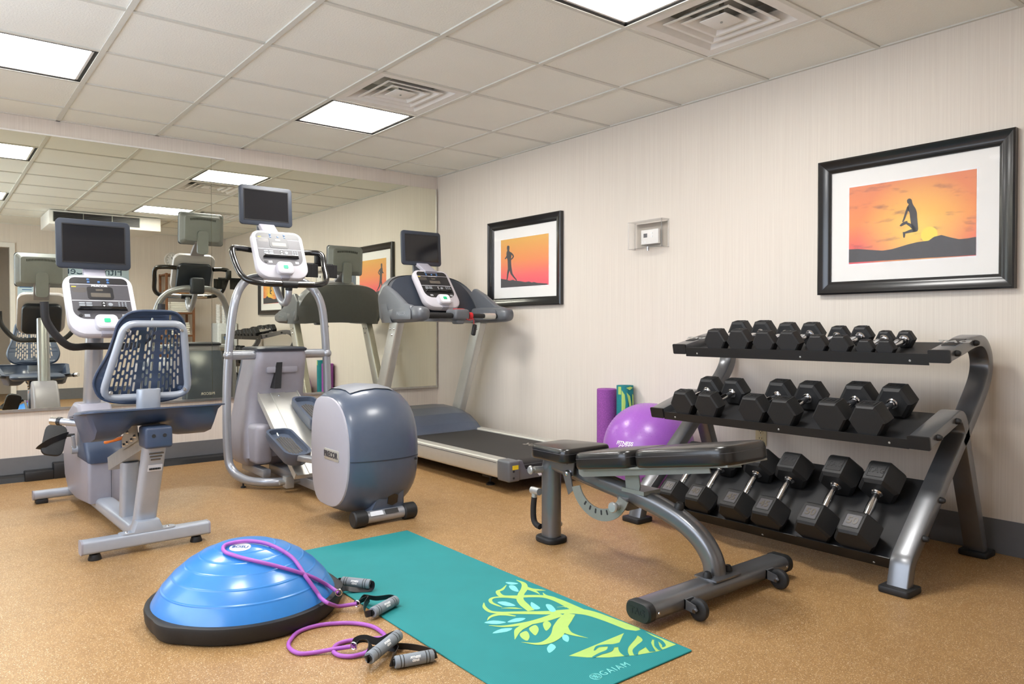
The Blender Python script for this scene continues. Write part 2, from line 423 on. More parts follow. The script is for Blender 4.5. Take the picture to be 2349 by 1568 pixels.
def sqring(mb, cx, cy, h0, z0, h1, z1, th=.003):
    """sloped square louvre from half-size h0 at z0 to h1 at z1"""
    def sq(h, z): return [V((cx - h, cy - h, z)), V((cx + h, cy - h, z)), V((cx + h, cy + h, z)), V((cx - h, cy + h, z))]
    mb.loft([sq(h0, z0), sq(h1, z1), sq(h1, z1 + th), sq(h0 - .001, z0 + th), sq(h0, z0)], cap=False)
VLAB = {(2, 2): 'small square louvred ceiling air vent beyond the middle ceiling light', (3, 5): 'square louvred ceiling air vent at the top right, nearest the camera'}
for (k, j) in sorted(VENTS):
    cx, cy = AX + (k + .5) * T, AY - (j + .5) * T; h = T / 2 - .012
    t = thing('air_vent', (cx, cy, ZC), VLAB[(k, j)], 'air vent', 'square ceiling air vents')
    f = MB()
    sqring(f, cx, cy, h, ZC + .004, h - .055, ZC + .006); sqring(f, cx, cy, h - .055, ZC + .006, h - .115, ZC + .055)
    part('face_plate', f, 'white_enamel', t, 0)
    d = MB()
    for s in (-1, 1):
        d.box((cx - .2, cy + s * .2 - .003, ZC + .055), (cx + .2, cy + s * .2 + .003, ZC + .118)).box((cx + s * .2 - .003, cy - .2, ZC + .055), (cx + s * .2 + .003, cy + .2, ZC + .118))
    d.box((cx - .2, cy - .2, ZC + .112), (cx + .2, cy + .2, ZC + .118)); part('duct', d, 'duct', t, 0)
    for ho, zo, hi_, zi in ((.185, .008, .115, .05), (.128, .009, .068, .045)):
        l = MB(); sqring(l, cx, cy, ho, ZC + zo, ho - .016, ZC + zo); sqring(l, cx, cy, ho - .016, ZC + zo, hi_, ZC + zi); part('louvre', l, 'white_enamel', t, 0)
    c = MB().box((cx - .07, cy - .07, ZC + .010), (cx + .07, cy + .07, ZC + .016), .004); pc = part('centre_plate', c, 'white_enamel', t)
    part('screw', MB().cyl((cx, cy, ZC + .0105), (cx, cy, ZC + .006), .006, seg=8), 'gun_l', pc)
    part('hanger_strap', MB().box((cx - .008, cy - .008, ZC + .016), (cx + .008, cy + .008, ZC + .112)).tube([(cx - .12, cy + .05, ZC + .05), (cx - .03, cy + .02, ZC + .1), (cx, cy, ZC + .1)], .006, 6), 'gun_l', t)
# ------------------------------------------------------------------ mirror on the front wall
SEAM, MZ0, MZ1 = 1.696, .457, 2.262
t = thing('wall_mirror', (1.7, YM, MZ0), 'large frameless two-panel wall mirror covering the far wall', 'mirror')
part('mirror_panel', MB().box((-.36, YG, MZ0), (SEAM - .001, YM - .0005, MZ1 + .002)), 'mirror', t, 0)
part('mirror_panel', MB().box((SEAM + .001, YG, MZ0), (XW - .022, YM - .0005, MZ1 - .004)), 'mirror', t, 0)
part('bottom_channel', MB().box((-.36, YG - .008, MZ0 - .012), (XW - .012, YM - .0005, MZ0 + .006)), 'alu', t, 0)
part('top_channel', MB().box((-.36, YG - .006, MZ1 + .002), (SEAM + .1, YM - .0005, MZ1 + .012)), 'white_enamel', t, 0)
part('edge_channel', MB().box((XW - .022, YG - .005, MZ0 - .01), (XW - .012, YM - .0005, MZ1)), 'alu', t, 0)
# black power raceway at the foot of that wall
t = thing('cable_raceway', (1.2, YM - .06, 0), 'low black power raceway along the foot of the mirrored wall', 'raceway')
part('cover', MB().prism([(0, 0), (.075, 0), (.065, .03), (.05, .042), (0, .042)], (XL + .05, YM - .009, 0), (0, -1, 0), (0, 0, 1), (3.7, 0, 0)), 'black', t, 20)
for x0, x1, h in ((.50, .66, .062), (.66, .84, .10), (1.98, 2.16, .06)):
    part('junction_box', MB().box((x0, YM - .10, 0), (x1, YM - .009, h), .006), 'black', t)
# ------------------------------------------------------------------ framed prints on the right wall
def grad_mat(name, z0, z1, stops, clouds=None):
    z0 -= 1.166; z1 -= 1.166
    q = NT(name); tc = q.n('ShaderNodeTexCoord'); sp = q.n('ShaderNodeSeparateXYZ'); q.l(tc.outputs['Object'], sp.inputs[0])
    mr = q.n('ShaderNodeMapRange'); mr.inputs[1].default_value = z0; mr.inputs[2].default_value = z1; q.l(sp.outputs[2], mr.inputs[0])
    c = q.ramp(mr.outputs[0], stops)
    if clouds:
        d = q.n('ShaderNodeVectorMath', operation='DISTANCE'); q.l(tc.outputs['Object'], d.inputs[0]); d.inputs[1].default_value = clouds
        c = q.mix(q.ramp(d.outputs[1], [(.03, (1, 1, 1, 1)), (.28, (0, 0, 0, 1))]), c, rgb(252, 206, 84))
        f = q.noise(q.co((1, 6, 20)), 1.1, 5, .6)
        c = q.mix(q.ramp(f, [(.54, (0, 0, 0, 1)), (.72, (.7, .7, .7, 1))]), c, rgb(128, 66, 60))
    q.l(c, q.b.inputs['Base Color']); q.b.inputs['Roughness'].default_value = .6; return q.m
def picture(y0, y1, label, print_m, builder):
    """y0 < y1; the print faces -x"""
    z0, z1, fw = 1.166, 1.857, .066
    t = thing('framed_picture', (XW, (y0 + y1) / 2, z0), label, 'picture', 'framed sunset prints')
    prof = [(0, 0), (0, .030), (.008, .034), (.016, .030), (.022, .026), (.045, .024), (.058, .016), (.066, .012), (.066, 0)]
    cs = [(y1, z0), (y0, z0), (y0, z1), (y1, z1)]; sg = [(-1, 1), (1, 1), (1, -1), (-1, -1)]
    for i, nm in enumerate(('frame_rail', 'frame_rail', 'frame_rail', 'frame_rail')):
        rings = []
        for c in (i, (i + 1) % 4):
            (y, z), (sy, sz) = cs[c], sg[c]
            rings.append([V((XW - .001 - h, y + sy * d, z + sz * d)) for d, h in prof])
        part(nm, MB().loft(rings), 'pframe', t, 30)
    part('mat_board', MB().box((XW - .008, y0 + fw - .004, z0 + fw - .004), (XW - .002, y1 - fw + .004, z1 - fw + .004)), 'matboard', t, 0)
    a, b, c, d = y0 + .157, y1 - .158, z0 + .153, z1 - .150
    part('bevel_line', MB().box((XW - .0086, a - .008, c - .008), (XW - .008, b + .008, d + .008)), 'white', t, 0)
    p = part('print', MB().box((XW - .0096, a, c), (XW - .0086, b, d)), print_m, t, 0)
    builder(p, a, b, c, d)
    part('glass', MB().box((XW - .0145, y0 + fw - .004, z0 + fw - .004), (XW - .0130, y1 - fw + .004, z1 - fw + .004)), 'glass', t, 0)
    return t
def ink(name, pts, m, parent, lay=0):
    """flat printed shape given as (y, z) outline"""
    part(name, MB().prism(pts, (XW - .0096 - lay * .0004, 0, 0), (0, 1, 0), (0, 0, 1), (-.0004, 0, 0)), m, parent, 0)
def pix_outline(pts, x0, y0, s): return [(q.y, q.z) for q in (WX(x0 + a / s, y0 + b / s, XW - .0096) for a, b in pts)]
def limb(pts, ws):
    """outline of a tapered stroke through 2D points"""
    L, Rr = [], []
    for i, p in enumerate(pts):
        a = V(pts[max(i - 1, 0)]); b = V(pts[min(i + 1, len(pts) - 1)]); t = (b - a).normalized(); n = V((-t.y, t.x))
        L.append(tuple(V(p) + n * ws[i])); Rr.append(tuple(V(p) - n * ws[i]))
    return L + Rr[::-1]
def runner_print(p, a, b, c, d):
    Z = lambda pts: pix_outline(pts, 1080, 460, 4.698)
    rocks = [(317, 940), (317, 842), (350, 846), (385, 850), (420, 862), (455, 852), (480, 862), (540, 868), (590, 878), (628, 870), (660, 882), (680, 876), (720, 886), (760, 888), (827, 893), (827, 905)]
    ink('ground_shape', [(min(max(y, a), b), max(z, c)) for y, z in Z(rocks)], 'hill', p)
    def J(name, pts): ink(name, Z(pts), 'silh', p, 1)
    J('runner_shape', [(392, 495), (398, 486), (410, 484), (418, 492), (418, 522), (414, 540), (424, 550), (438, 560), (440, 590), (436, 620), (436, 660), (438, 700), (444, 742), (436, 750), (402, 750), (400, 700), (398, 640), (388, 610), (386, 570), (389, 550), (396, 540), (391, 520)])
    J('runner_arm', limb([(430, 562), (450, 580), (463, 602)], [9, 8, 6])); J('runner_arm', limb([(463, 598), (450, 620), (434, 634)], [6, 6, 5])); J('runner_arm', limb([(392, 600), (380, 618), (370, 628)], [8, 6, 5]))
    J('runner_leg', limb([(410, 745), (400, 790), (396, 830), (392, 852)], [12, 8, 6, 5])); J('runner_leg', limb([(432, 745), (440, 785), (464, 820), (490, 850), (494, 866)], [13, 11, 8, 6, 4]))
def jumper_print(p, a, b, c, d):
    Z = lambda pts: pix_outline(pts, 1840, 260, 3.564)
    cs = V(Z([(1040, 990)])[0]); r = .037
    ink('sun_shape', [(cs.x + r * math.cos(i * math.pi / 12), cs.y + r * math.sin(i * math.pi / 12)) for i in range(24)], 'sun', p)
    hill = [(375, 1220), (375, 1112), (460, 1108), (560, 1115), (660, 1121), (740, 1108), (860, 1072), (940, 1052), (1035, 1040), (1080, 1008), (1140, 993), (1210, 1012), (1285, 1028), (1360, 1020), (1426, 1008), (1426, 1156)]
    ink('hill_shape', [(min(max(y, a), b), max(z, c)) for y, z in Z(hill)], 'hill', p, 1)
    def J(name, pts): ink(name, Z(pts), 'silh', p, 2)
    J('jumper_shape', [(858, 712), (868, 698), (884, 695), (898, 706), (902, 728), (908, 745), (930, 778), (940, 810), (942, 850), (946, 900), (950, 945), (944, 962), (925, 968), (905, 965), (898, 930), (890, 890), (884, 850), (880, 810), (866, 792), (860, 765), (874, 742), (862, 732)])
    J('jumper_arm', limb([(870, 765), (856, 800), (846, 830), (836, 860), (824, 888)], [10, 9, 8, 7, 5]))
    J('jumper_leg', limb([(922, 945), (890, 915), (858, 898)], [16, 13, 9])); J('jumper_foot', [(862, 878), (864, 900), (838, 910), (810, 924), (798, 918), (815, 898), (838, 884)])
    J('jumper_leg', limb([(930, 952), (885, 962), (845, 975)], [15, 12, 8])); J('jumper_foot', [(824, 970), (846, 968), (844, 996), (838, 1018), (828, 1012)])
picture(4.054, 4.959, 'black framed print of a runner against an orange sunset beside the treadmill', grad_mat('runner_sunset', 1.319, 1.704, [(0, rgb(238, 70, 96)), (.25, rgb(240, 96, 92)), (.55, rgb(236, 140, 70)), (1, rgb(226, 170, 66))]), runner_print)
picture(1.151, 2.049, 'black framed print of a jumping figure at sunset above the dumbbell rack', grad_mat('jumper_sunset', 1.321, 1.708, [(0, rgb(222, 70, 84)), (.2, rgb(236, 92, 80)), (.5, rgb(242, 138, 66)), (1, rgb(226, 128, 78))], (0, -.04, .294)), jumper_print)
# ------------------------------------------------------------------ thermostat and outlet
t = thing('thermostat', (XW, 3.21, 1.50), 'white thermostat inside a clear locking wall cover', 'thermostat')
part('unit', MB().box((XW - .028, 3.13, 1.536), (XW - .003, 3.275, 1.63), .004), 'white_enamel', t)
part('backplate', MB().box((XW - .005, 3.075, 1.515), (XW - .0005, 3.335, 1.675)), 'acrylic', t)
part('display', MB().box((XW - .029, 3.222, 1.580), (XW - .0275, 3.252, 1.606)), 'panel', t)
for z in (1.584, 1.606): part('button', MB().cyl((XW - .027, 3.182, z), (XW - .031, 3.182, z), .006, seg=10), 'white', t)
for y in (3.262, 3.238): part('button', MB().cyl((XW - .027, y, 1.552), (XW - .031, y, 1.552), .005, seg=10), 'white', t)
c = MB(); a0, a1, b0, b1, X0, X1 = 3.06, 3.352, 1.505, 1.688, XW - .075, XW - .001
for q in (((X0, a0, b0), (X0 + .003, a1, b1)), ((X0, a0, b0), (X1, a0 + .003, b1)), ((X0, a1 - .003, b0), (X1, a1, b1)), ((X0, a0, b0), (X1, a1, b0 + .003)), ((X0, a0, b1 - .003), (X1, a1, b1))): c.box(*q)
part('cover', c, 'acrylic', t, 0)
r = MB()
for y in (a0 + .006, a1 - .006): r.box((X0 + .003, y - .002, b0 + .004), (X0 + .006, y + .002, b1 - .004)).box((X1 - .006, y - .003, b0 + .004), (X1 - .002, y + .003, b1 - .004))
r.box((X0 + .004, a0, b1 - .005), (X1, a1, b1 - .003)).box((X0 + .004, a0, b0 + .003), (X1, a1, b0 + .005)); part('cover_ribs', r, clear('acrylic_edge', (.95, .92, .88, 1), .2), t, 0)
part('lock', MB().cyl((X0 + .03, 3.20, b0 + .012), (X0 + .03, 3.20, b0 - .014), .009, seg=12), 'chrome', t)
t = thing('wall_outlet', (XW, 2.396, .387), 'almond duplex wall outlet behind the dumbbell rack', 'outlet')
part('cover_plate', MB().box((XW - .006, 2.361, .330), (XW - .0005, 2.431, .444), .003), 'beige', t)
for z in (.366, .408):
    q = part('receptacle', MB().prism(rrect(.034, .028, .010), (XW - .006, 2.396, z), (0, 1, 0), (0, 0, 1), (-.002, 0, 0)), 'beige', t)
    part('slots', MB().box((XW - .0086, 2.386, z - .002), (XW - .0078, 2.389, z + .009)).box((XW - .0086, 2.402, z - .002), (XW - .0078, 2.405, z + .009)).cyl((XW - .0078, 2.396, z - .008), (XW - .0086, 2.396, z - .008), .003, seg=8), 'void', q, 0)
part('screw', MB().cyl((XW - .005, 2.396, .387), (XW - .0075, 2.396, .387), .003, seg=8), 'steel', t)
# ------------------------------------------------------------------ shared console and screen of the three machines
def fr(O, tilt):
    s, c = math.sin(tilt), math.cos(tilt); O = V(O); ex, ey, ez = V((1, 0, 0)), V((0, s, c)), V((0, -c, s))
    return (lambda a, b, h=0: O + ex * a + ey * b + ez * h), ex, ey, ez
def console(t, cx, yb, zb, tilt, L=.385, W=.335, dark=False):
    P, ex, ey, ez = fr((cx, yb, zb), tilt)
    def plate(name, outline, a, b, h0, h1, m, par, bev=0):
        return part(name, MB().prism(outline, P(a, b, h0), ex, ey, ez * (h1 - h0), bev), m, par)
    pm = 'panel_d' if dark else 'panel'
    hs = plate('console_housing', rrect(W, L, [.06, .06, .085, .085], 6), 0, L / 2, -.05, 0, 'bezel', t, .014)
    plate('console_back', rrect(W * .82, L * .72, .045, 5), 0, L * .45, -.10, -.048, 'slate_d', t, .02)
    st = plate('button_strip', rrect(W - .055, .042, [.03, .03, .002, .002], 5), 0, L - .042, -.004, .0015, 'panel_d', hs)
    for k, (a, b) in enumerate(((-.05, .008), (-.05, -.010), (0, -.008), (.045, .008), (.045, -.010))):
        part('button', MB().lathe([(0, .004), (.005, .0035), (.0075, 0)], P(a, L - .042 + b, .0015), ez, 10), 'blueb', st)
    ph = L - .065 - .098
    pn = plate('control_panel', rrect(W - .055, ph, [.003, .003, .06, .06], 6), 0, .095 + ph / 2, -.004, .0015, pm, hs)
    part('divider_line', MB().prism(rrect(W - .058, .003, .001, 1), P(0, .212, .0012), ex, ey, ez * .0008), 'label', pn, 0)
    ds = plate('display', rrect(.125, .082, .014), 0, .262, .0012, .003, 'panel_d', pn)
    plate('lcd', rrect(.094, .027, .002, 1), 0, .248, .0028, .0036, 'lcd', ds); plate('lcd', rrect(.034, .013, .002, 1), -.004, .281, .0028, .0036, 'lcd', ds)
    text('maker_name', 'PRECOR', P(.0, L - .077, .0018), ex, ey, .019, 'white', pn, bold=.03, sx=1.1)
    wl = MB()
    for k in range(4): wl.prism(rrect(.07 - .012 * (k == 3), .004, .001, 1), P(-.098, .292 - k * .008, .0012), ex, ey, ez * .0006)
    part('caution_text', wl, 'lcd', pn, 0); plate('caution_mark', rrect(.022, .005, .001, 1), -.122, .301, .0012, .002, 'yellow', pn)
    for a in (-.095, -.062):
        for b in (.195, .181): plate('program_key', rrect(.029, .010, .004, 2), a, b, .0012, .003, 'tvgrey', pn)
    plate('up_down_key', rrect(.022, .038, .010, 3), .008, .188, .0012, .0026, 'panel_d', pn)
    ud = MB()
    for s in (-1, 1): ud.prism([(-.006, -.004 * s), (.006, -.004 * s), (0, .006 * s)], P(.008, .188 + s * .009, .0026), ex, ey, ez * .0006)
    part('arrows', ud, 'white', pn, 0)
    part('ok_key', MB().lathe([(0, .0022), (.010, .0022), (.012, 0)], P(.040, .188, .0012), ez, 14), 'tvgrey', pn)
    kp = MB()
    for i in range(3):
        for j in range(4): kp.lathe([(0, .0022), (.0035, .0022), (.0048, 0)], P(.082 + i * .016, .2 - j * .0105, .0012), ez, 8)
    part('keypad', kp, 'tvgrey', pn)
    sh = MB().prism([(-.120, 0), (.120, 0), (.108, .022), (-.108, .022)], P(0, .148, .0015), ex, (ez * .9 + ey * .3).normalized(), ey * .007, .001)
    part('reading_shelf', sh, 'gloss_black', hs)
    part('heart_key', MB().lathe([(0, .003), (.008, .003), (.010, 0)], P(-.108, .116, .0012), ez, 12), 'panel_d', pn)
    tx = MB()
    for k in range(3): tx.prism(rrect(.026, .0028, .001, 1), P(-.078, .122 - k * .006, .0012), ex, ey, ez * .0006).prism(rrect(.026, .0028, .001, 1), P(.10, .122 - k * .006, .0012), ex, ey, ez * .0006)
    part('legend_text', tx, 'label', pn, 0)
    pad = plate('quick_start_pad', rrect(.108, .09, .026, 5), .004, .062, -.02, .032, 'bezel', hs, .01)
    plate('key_area', rrect(.085, .07, .018, 4), .004, .064, .0315, .033, 'label', pad); g = plate('start_key', rrect(.03, .024, .005, 3), .004, .064, .0325, .036, 'green', pad)
    plate('pad_foot', rrect(.058, .03, .006, 2), .004, .012, -.03, .006, 'lav', hs, .003)
def tv(t, cx, y, zb, W=.362, Hh=.268, tilt=.06, neck=None):
    P, ex, ey, ez = fr((cx, y, zb), tilt)
    fm = part('screen_frame', MB().prism(rrect(W, Hh, .024, 5), P(0, Hh / 2, -.022), ex, ey, ez * .022, .004), 'slate_d', t)
    part('screen', MB().prism(rrect(W - .062, Hh - .062, .004, 2), P(0, Hh / 2 + .002, -.001), ex, ey, ez * .0016), 'screen', fm, 0)
    bz = MB()
    for a0, b0, w_, h_ in ((0, .0335, W - .056, .006), (0, Hh - .029, W - .056, .006), (-(W - .058) / 2, Hh / 2, .005, Hh - .058), ((W - .058) / 2, Hh / 2, .005, Hh - .058)):
        bz.prism(rrect(w_, h_, .001, 1), P(a0, b0 + .0, 0), ex, ey, ez * .002)
    part('screen_bevel', bz, 'panel_d', fm, 0)
    bk = MB().loft([[P(a * k, Hh / 2 + b * k, -d) for a, b in rrect(W - .004, Hh - .004, .03, 5)] for k, d in ((1, .022), (.97, .036), (.84, .05), (.78, .066), (.70, .070))])
    b = part('screen_back', bk, 'tvgrey', t)
    sl = MB()
    for k in range(22):
        a = -.1 + k * .2 / 21
        sl.prism(rrect(.0045, .02, .002, 1), P(a, Hh - .052 - (a / .1) ** 2 * .008, -.068), ex, (ey + ex * a * 2).normalized(), ez * -.004)
    for s in (-1, 1):
        for k in range(7): sl.prism(rrect(.004, .008, .0015, 1), P(s * (.06 + k * .007), .035, -.06), ex, ey, ez * -.006)
    part('vent_slots', sl, 'void', b, 0)
    nk = MB().loft([[P(a, b_, -.085) for a, b_ in rrect(.085, Hh * .72, .025, 4, 0, .02)], [P(a, b_, -.06) for a, b_ in rrect(.09, Hh * .74, .025, 4, 0, .02)]])
    part('screen_bracket', nk, 'tvgrey', t)
    if neck:
        part('screen_neck', MB().sweep([P(0, .03, -.05), V(neck)], rrect(.03, .11, .008, 3), up=(1, 0, 0)), 'lav', t)
# ------------------------------------------------------------------ recumbent bike (rear towards the camera)
BX = .775
t = thing('recumbent_bike', (BX, 3.6, 0), 'silver and slate blue recumbent exercise bike with slotted backrest at the left', 'exercise bike')
bike = t
def bar_x(name, xc, half, y, z, w, h, m, par, r=.02):
    return part(name, MB().sweep([(xc - half, y, z), (xc + half, y, z)], rrect(w, h, r, 4), up=(0, 0, 1)), m, par)
rb = bar_x('rear_stabiliser', BX, .258, 3.6, .060, .062, .058, 'silver_l', t, .012)
for s in (-1, 1):
    part('end_cap', MB().sweep([(BX + s * .258, 3.6, .060), (BX + s * .266, 3.6, .060)], rrect(.064, .060, .013, 4)), 'lav', rb)
    part('rubber_foot', MB().lathe([(0, .031), (.012, .031), (.012, .026), (.021, .024), (.027, .004), (.026, 0), (0, 0)], (BX + s * .21, 3.6, 0), seg=16), 'rubber', t)
    part('bolt', MB().lathe([(0, .006), (.006, .005), (.008, 0)], (BX + s * .085, 3.6, .094), seg=10), 'chrome', t)
part('mount_plate', MB().prism(rrect(.235, .052, .02, 4), (BX, 3.6, .088), (1, 0, 0), (0, 1, 0), (0, 0, .006)).prism([(-.062, 0), (.062, 0), (.046, .045), (-.046, .045)], (BX, 3.572, .092), (1, 0, 0), (0, .12, 1), (0, .07, 0), .006), 'silver_l', t)
path = fillet([(BX, 4.72, .062), (BX, 3.68, .062), (BX, 3.475, .50)], [0, .13, 0], 8)
part('main_frame_tube', MB().sweep(path, rrect(.092, .07, .025, 4), up=(0, 0, 1)), 'silver_l', t)
cap = part('post_cap', MB().box((BX - .056, 3.405, .480), (BX + .056, 3.515, .572), .012, 3), 'slate', t)
for s in (-1, 1): part('cap_hole', MB().cyl((BX + s * .022, 3.407, .535), (BX + s * .022, 3.4035, .535), .008, seg=12), 'void', cap)
lb = part('serial_label', MB().prism(rrect(.058, .03, .001, 1), (BX + .004, 3.4885, .385), (1, 0, 0), (0, -.47, 1), (0, -.0012, 0)), 'label', t, 0)
bc = MB()
for k in range(14): bc.box((BX - .02 + k * .0034, 3.490, .377), (BX - .0185 + k * .0034 + (k % 3) * .0006, 3.484, .385))
part('barcode', bc, 'void', lb, 0)
cw = MB()
for k in range(3): cw.prism(rrect(.06 - .01 * k, .006, .001, 1), (BX + .002, 3.4568 + k * .0066, .452 - k * .014), (1, 0, 0), (0, -.47, 1), (0, -.0012, 0))
part('caution_print', cw, 'lcd', t, 0)
part('mid_post', MB().sweep([(BX, 3.93, .07), (BX, 3.90, .36)], rrect(.072, .085, .018, 3), up=(0, 1, 0)), 'silver_l', t)
Pq, ex, ey, ez = (V((BX, 3.47, .515)), V((1, 0, 0)), V((0, .68, -.2)).normalized(), V((0, .2, .68)).normalized())
part('seat_rail', MB().sweep([Pq, Pq + ey * .70], [(-.042, -.034), (.042, -.034), (.042, .03), (.036, .03), (.036, -.026), (-.036, -.026), (-.036, .03), (-.042, .03)], up=ez), 'steel', t, 20)
part('rail_liner', MB().sweep([Pq + ey * .01, Pq + ey * .69], [(-.034, -.024), (.034, -.024), (.034, .012), (-.034, .012)], up=ez), 'void', t, 0)
br = MB()
for s in (-1, 1): br.prism([(.02, .012), (.30, .012), (.30, .06), (.17, .125), (.02, .125)], Pq + ey * .06 + ex * (s * .045), ey, ez, ex * (s * .004))
sb = part('seat_carriage', br, 'steel', t, 10)
bl = MB()
for a, b in ((.06, .035), (.12, .03), (.20, .03), (.26, .03), (.18, .075), (.12, .095)):
    for s in (-1, 1): bl.lathe([(0, .010), (.007, .008), (.009, 0)], Pq + ey * (.06 + a) + ez * b + ex * (s * .049), ex * s, 8)
part('bolts', bl, 'chrome', sb)
part('seat_lever', MB().tube([(BX - .02, 3.92, .47), (BX - .06, 4.02, .445), (BX - .06, 4.10, .43)], .009, 8), 'orange', t)
part('axle_cover', MB().cyl((BX - .04, 3.70, .50), (BX + .04, 3.70, .50), .018), 'blueb', t)
# seat pan: slate shell with deep side trays
def pan_z(x):
    u = abs(x) / .285
    base_ = .575 if u < .3 else (.575 - .055 * math.sin(min((u - .3) / .3, 1) * math.pi / 2) if u < .88 else .52 + (u - .88) / .12 * .125)
    return base_
sp = MB(); NXs = 30; rows = []
ysn = [3.405, 3.42, 3.46, 3.55, 3.70, 3.86, 3.90, 3.915]; lift = [.115, .045, .012, 0, 0, .02, .05, .1]
for y, lf in zip(ysn, lift):
    wv = .270 - (.02 if y in (3.405, 3.915) else 0) - max(0, (y - 3.7)) * .25
    ring = []
    for i in range(NXs + 1):
        x = -1 + 2 * i / NXs
        ring.append(V((BX + x * wv, y, min(.650, pan_z(x * .285) + lf + .012) - (y - 3.4) * .13)))
    rows.append(ring)
under = rows; top = [[p + V((0, 0, .006)) for p in r] for r in rows]
sp.loft(under, cap=False, closed_ring=False); sp.loft(top, cap=False, closed_ring=False)
for r0, r1 in ((under[0], top[0]), (under[-1], top[-1])): sp.loft([r0, r1], cap=False, closed_ring=False)
pan = part('seat_pan', sp, 'slate', t, 50)
rim = []
for r in rows: rim.append(r[0])
rimpath = fillet([(BX - .275, 3.398, .652), (BX + .275, 3.398, .652), (BX + .235, 3.92, .584), (BX - .235, 3.92, .584)], .05, 6, True)
part('pan_rim', MB().sweep(rimpath, [(-.016, -.003), (.012, -.003), (.012, .003), (-.016, .003)], closed=True), 'slate', pan, 30)
cu = MB().loft([[V((BX + a, 3.70 + b * 1.0, z)) for a, b in rrect(.40 * k, .46 * k, .07, 5, 0, .23)] for z, k in ((.545, .9), (.56, .99), (.575, 1), (.585, .97), (.589, .88))])
part('seat_cushion', cu, 'slate', t)
for s in (-1, 1):
    hp = spline([(BX + s * .10, 3.76, .565), (BX + s * .20, 3.80, .565), (BX + s * .25, 3.86, .568), (BX + s * .29, 3.90, .572)], 6)
    h = part('side_handle', MB().tube(hp, .0165, 12), 'silver', t)
    e = V(hp[-1]) - V(hp[-2]); e.normalize(); q = V(hp[-1])
    part('handle_ring', MB().cyl(q - e * .012, q + e * .004, .0195, seg=14), 'black', h); part('handle_cap', MB().cyl(q + e * .004, q + e * .035, .0185, seg=14), 'chrome', h)
# slotted backrest shell and its tube frame
def back_y(z): return 3.60 - (z - .66) * .40
def slot(cx_, cz, w_, h_, lean):
    return [(cx_ + a + lean * b, cz + b) for a, b in rrect(w_, h_, w_ / 2 - .0003, 3)]
outer = spline([(0, 1.068), (.085, 1.062), (.128, 1.02), (.142, .96), (.160, .88), (.188, .80), (.192, .745), (.165, .69), (.10, .668), (0, .664), (-.10, .668), (-.168, .69), (-.198, .745), (-.192, .80), (-.160, .88), (-.142, .96), (-.128, 1.02), (-.085, 1.062)], 4, True)
holes = []; rr = random.Random(8)
for k in range(-8, 9):
    if abs(k) == 2: continue
    lean = k * .0095 / .32 * -.55; z = .700 + (abs(k) % 2) * .012 + rr.random() * .006; tog = k % 2
    while z < 1.03:
        L_ = .042 if tog else .023
        x = k * .0173 * (1 - (z - .70) * .62)
        hw = .172 - max(0, z - .80) * .25 if z > .76 else .150
        if abs(x) < hw - .014 and z + L_ < (1.052 if abs(x) < .085 else 1.03) and not (abs(k) == 3 and z > .95) and not (abs(k) >= 3 and z > .965 and z < 1.0):
            holes.append(slot(x, z + L_ / 2, .0100, L_, lean))
        z += L_ + .011; tog = not tog
cu = bpy.data.curves.new('shell_outline', 'CURVE'); cu.dimensions = '2D'; cu.fill_mode = 'BOTH'; cu.extrude = .003
for pts in [[(p.x, p.y) for p in (V((q[0], q[1], 0)) for q in outer)]] + holes:
    s_ = cu.splines.new('POLY'); s_.points.add(len(pts) - 1); s_.use_cyclic_u = True
    for q, (a, b) in zip(s_.points, pts): q.co = (a, b, 0, 1)
ob = bpy.data.objects.new('shell_outline', cu); C.objects.link(ob)
me = bpy.data.meshes.new_from_object(ob.evaluated_get(bpy.context.evaluated_depsgraph_get()))
shell = MB().add([(BX + q.co.x, back_y(q.co.y) + .030 - 1.1 * q.co.x ** 2 * -1 - .035 * (1 - abs(q.co.x) / .18) * 0 + q.co.z * 1.0 + .02 * max(0, 1 - abs(q.co.x) / .06), q.co.y) for q in me.vertices], [tuple(p.vertices) for p in me.polygons])
bpy.data.objects.remove(ob); bpy.data.curves.remove(cu); bpy.data.meshes.remove(me)
bs = part('backrest_shell', shell, 'slate', t, 60)
part('shell_rim', MB().sweep([V((BX + q[0], back_y(q[1]) + .030 + 1.1 * q[0] ** 2, q[1])) for q in outer], rrect(.010, .022, .004, 2), closed=True, up=(0, 1, 0)), 'slate', bs)
fpts = [(.116, 1.012), (-.118, 1.012), (-.185, .690), (.175, .690)]
fp = fillet([(BX + a, back_y(b) - .004, b) for a, b in fpts], .055, 7, True)
bf = part('backrest_frame', MB().tube(fp, .0155, 12, closed=True), 'silver_l', t)
for a, b in ((.108, .985), (-.108, .985), (.152, .715), (-.152, .715)):
    part('rivet', MB().lathe([(0, .004), (.005, .004), (.006, .001), (.009, .001), (.009, -.004)], (BX + a, back_y(b) - .018, b), (0, -1, .2), 12), 'chrome', bf)
    part('clip', MB().cyl((BX + a, back_y(b) - .0, b), (BX + a, back_y(b) + .05, b), .015, seg=10), 'slate', bf)
part('backrest_stem', MB().prism(rrect(.098, .055, .026, 5), (BX, 3.575, .60), (1, 0, 0), (0, 1, 0), (0, -.01, .125), .004), 'silver_l', t)
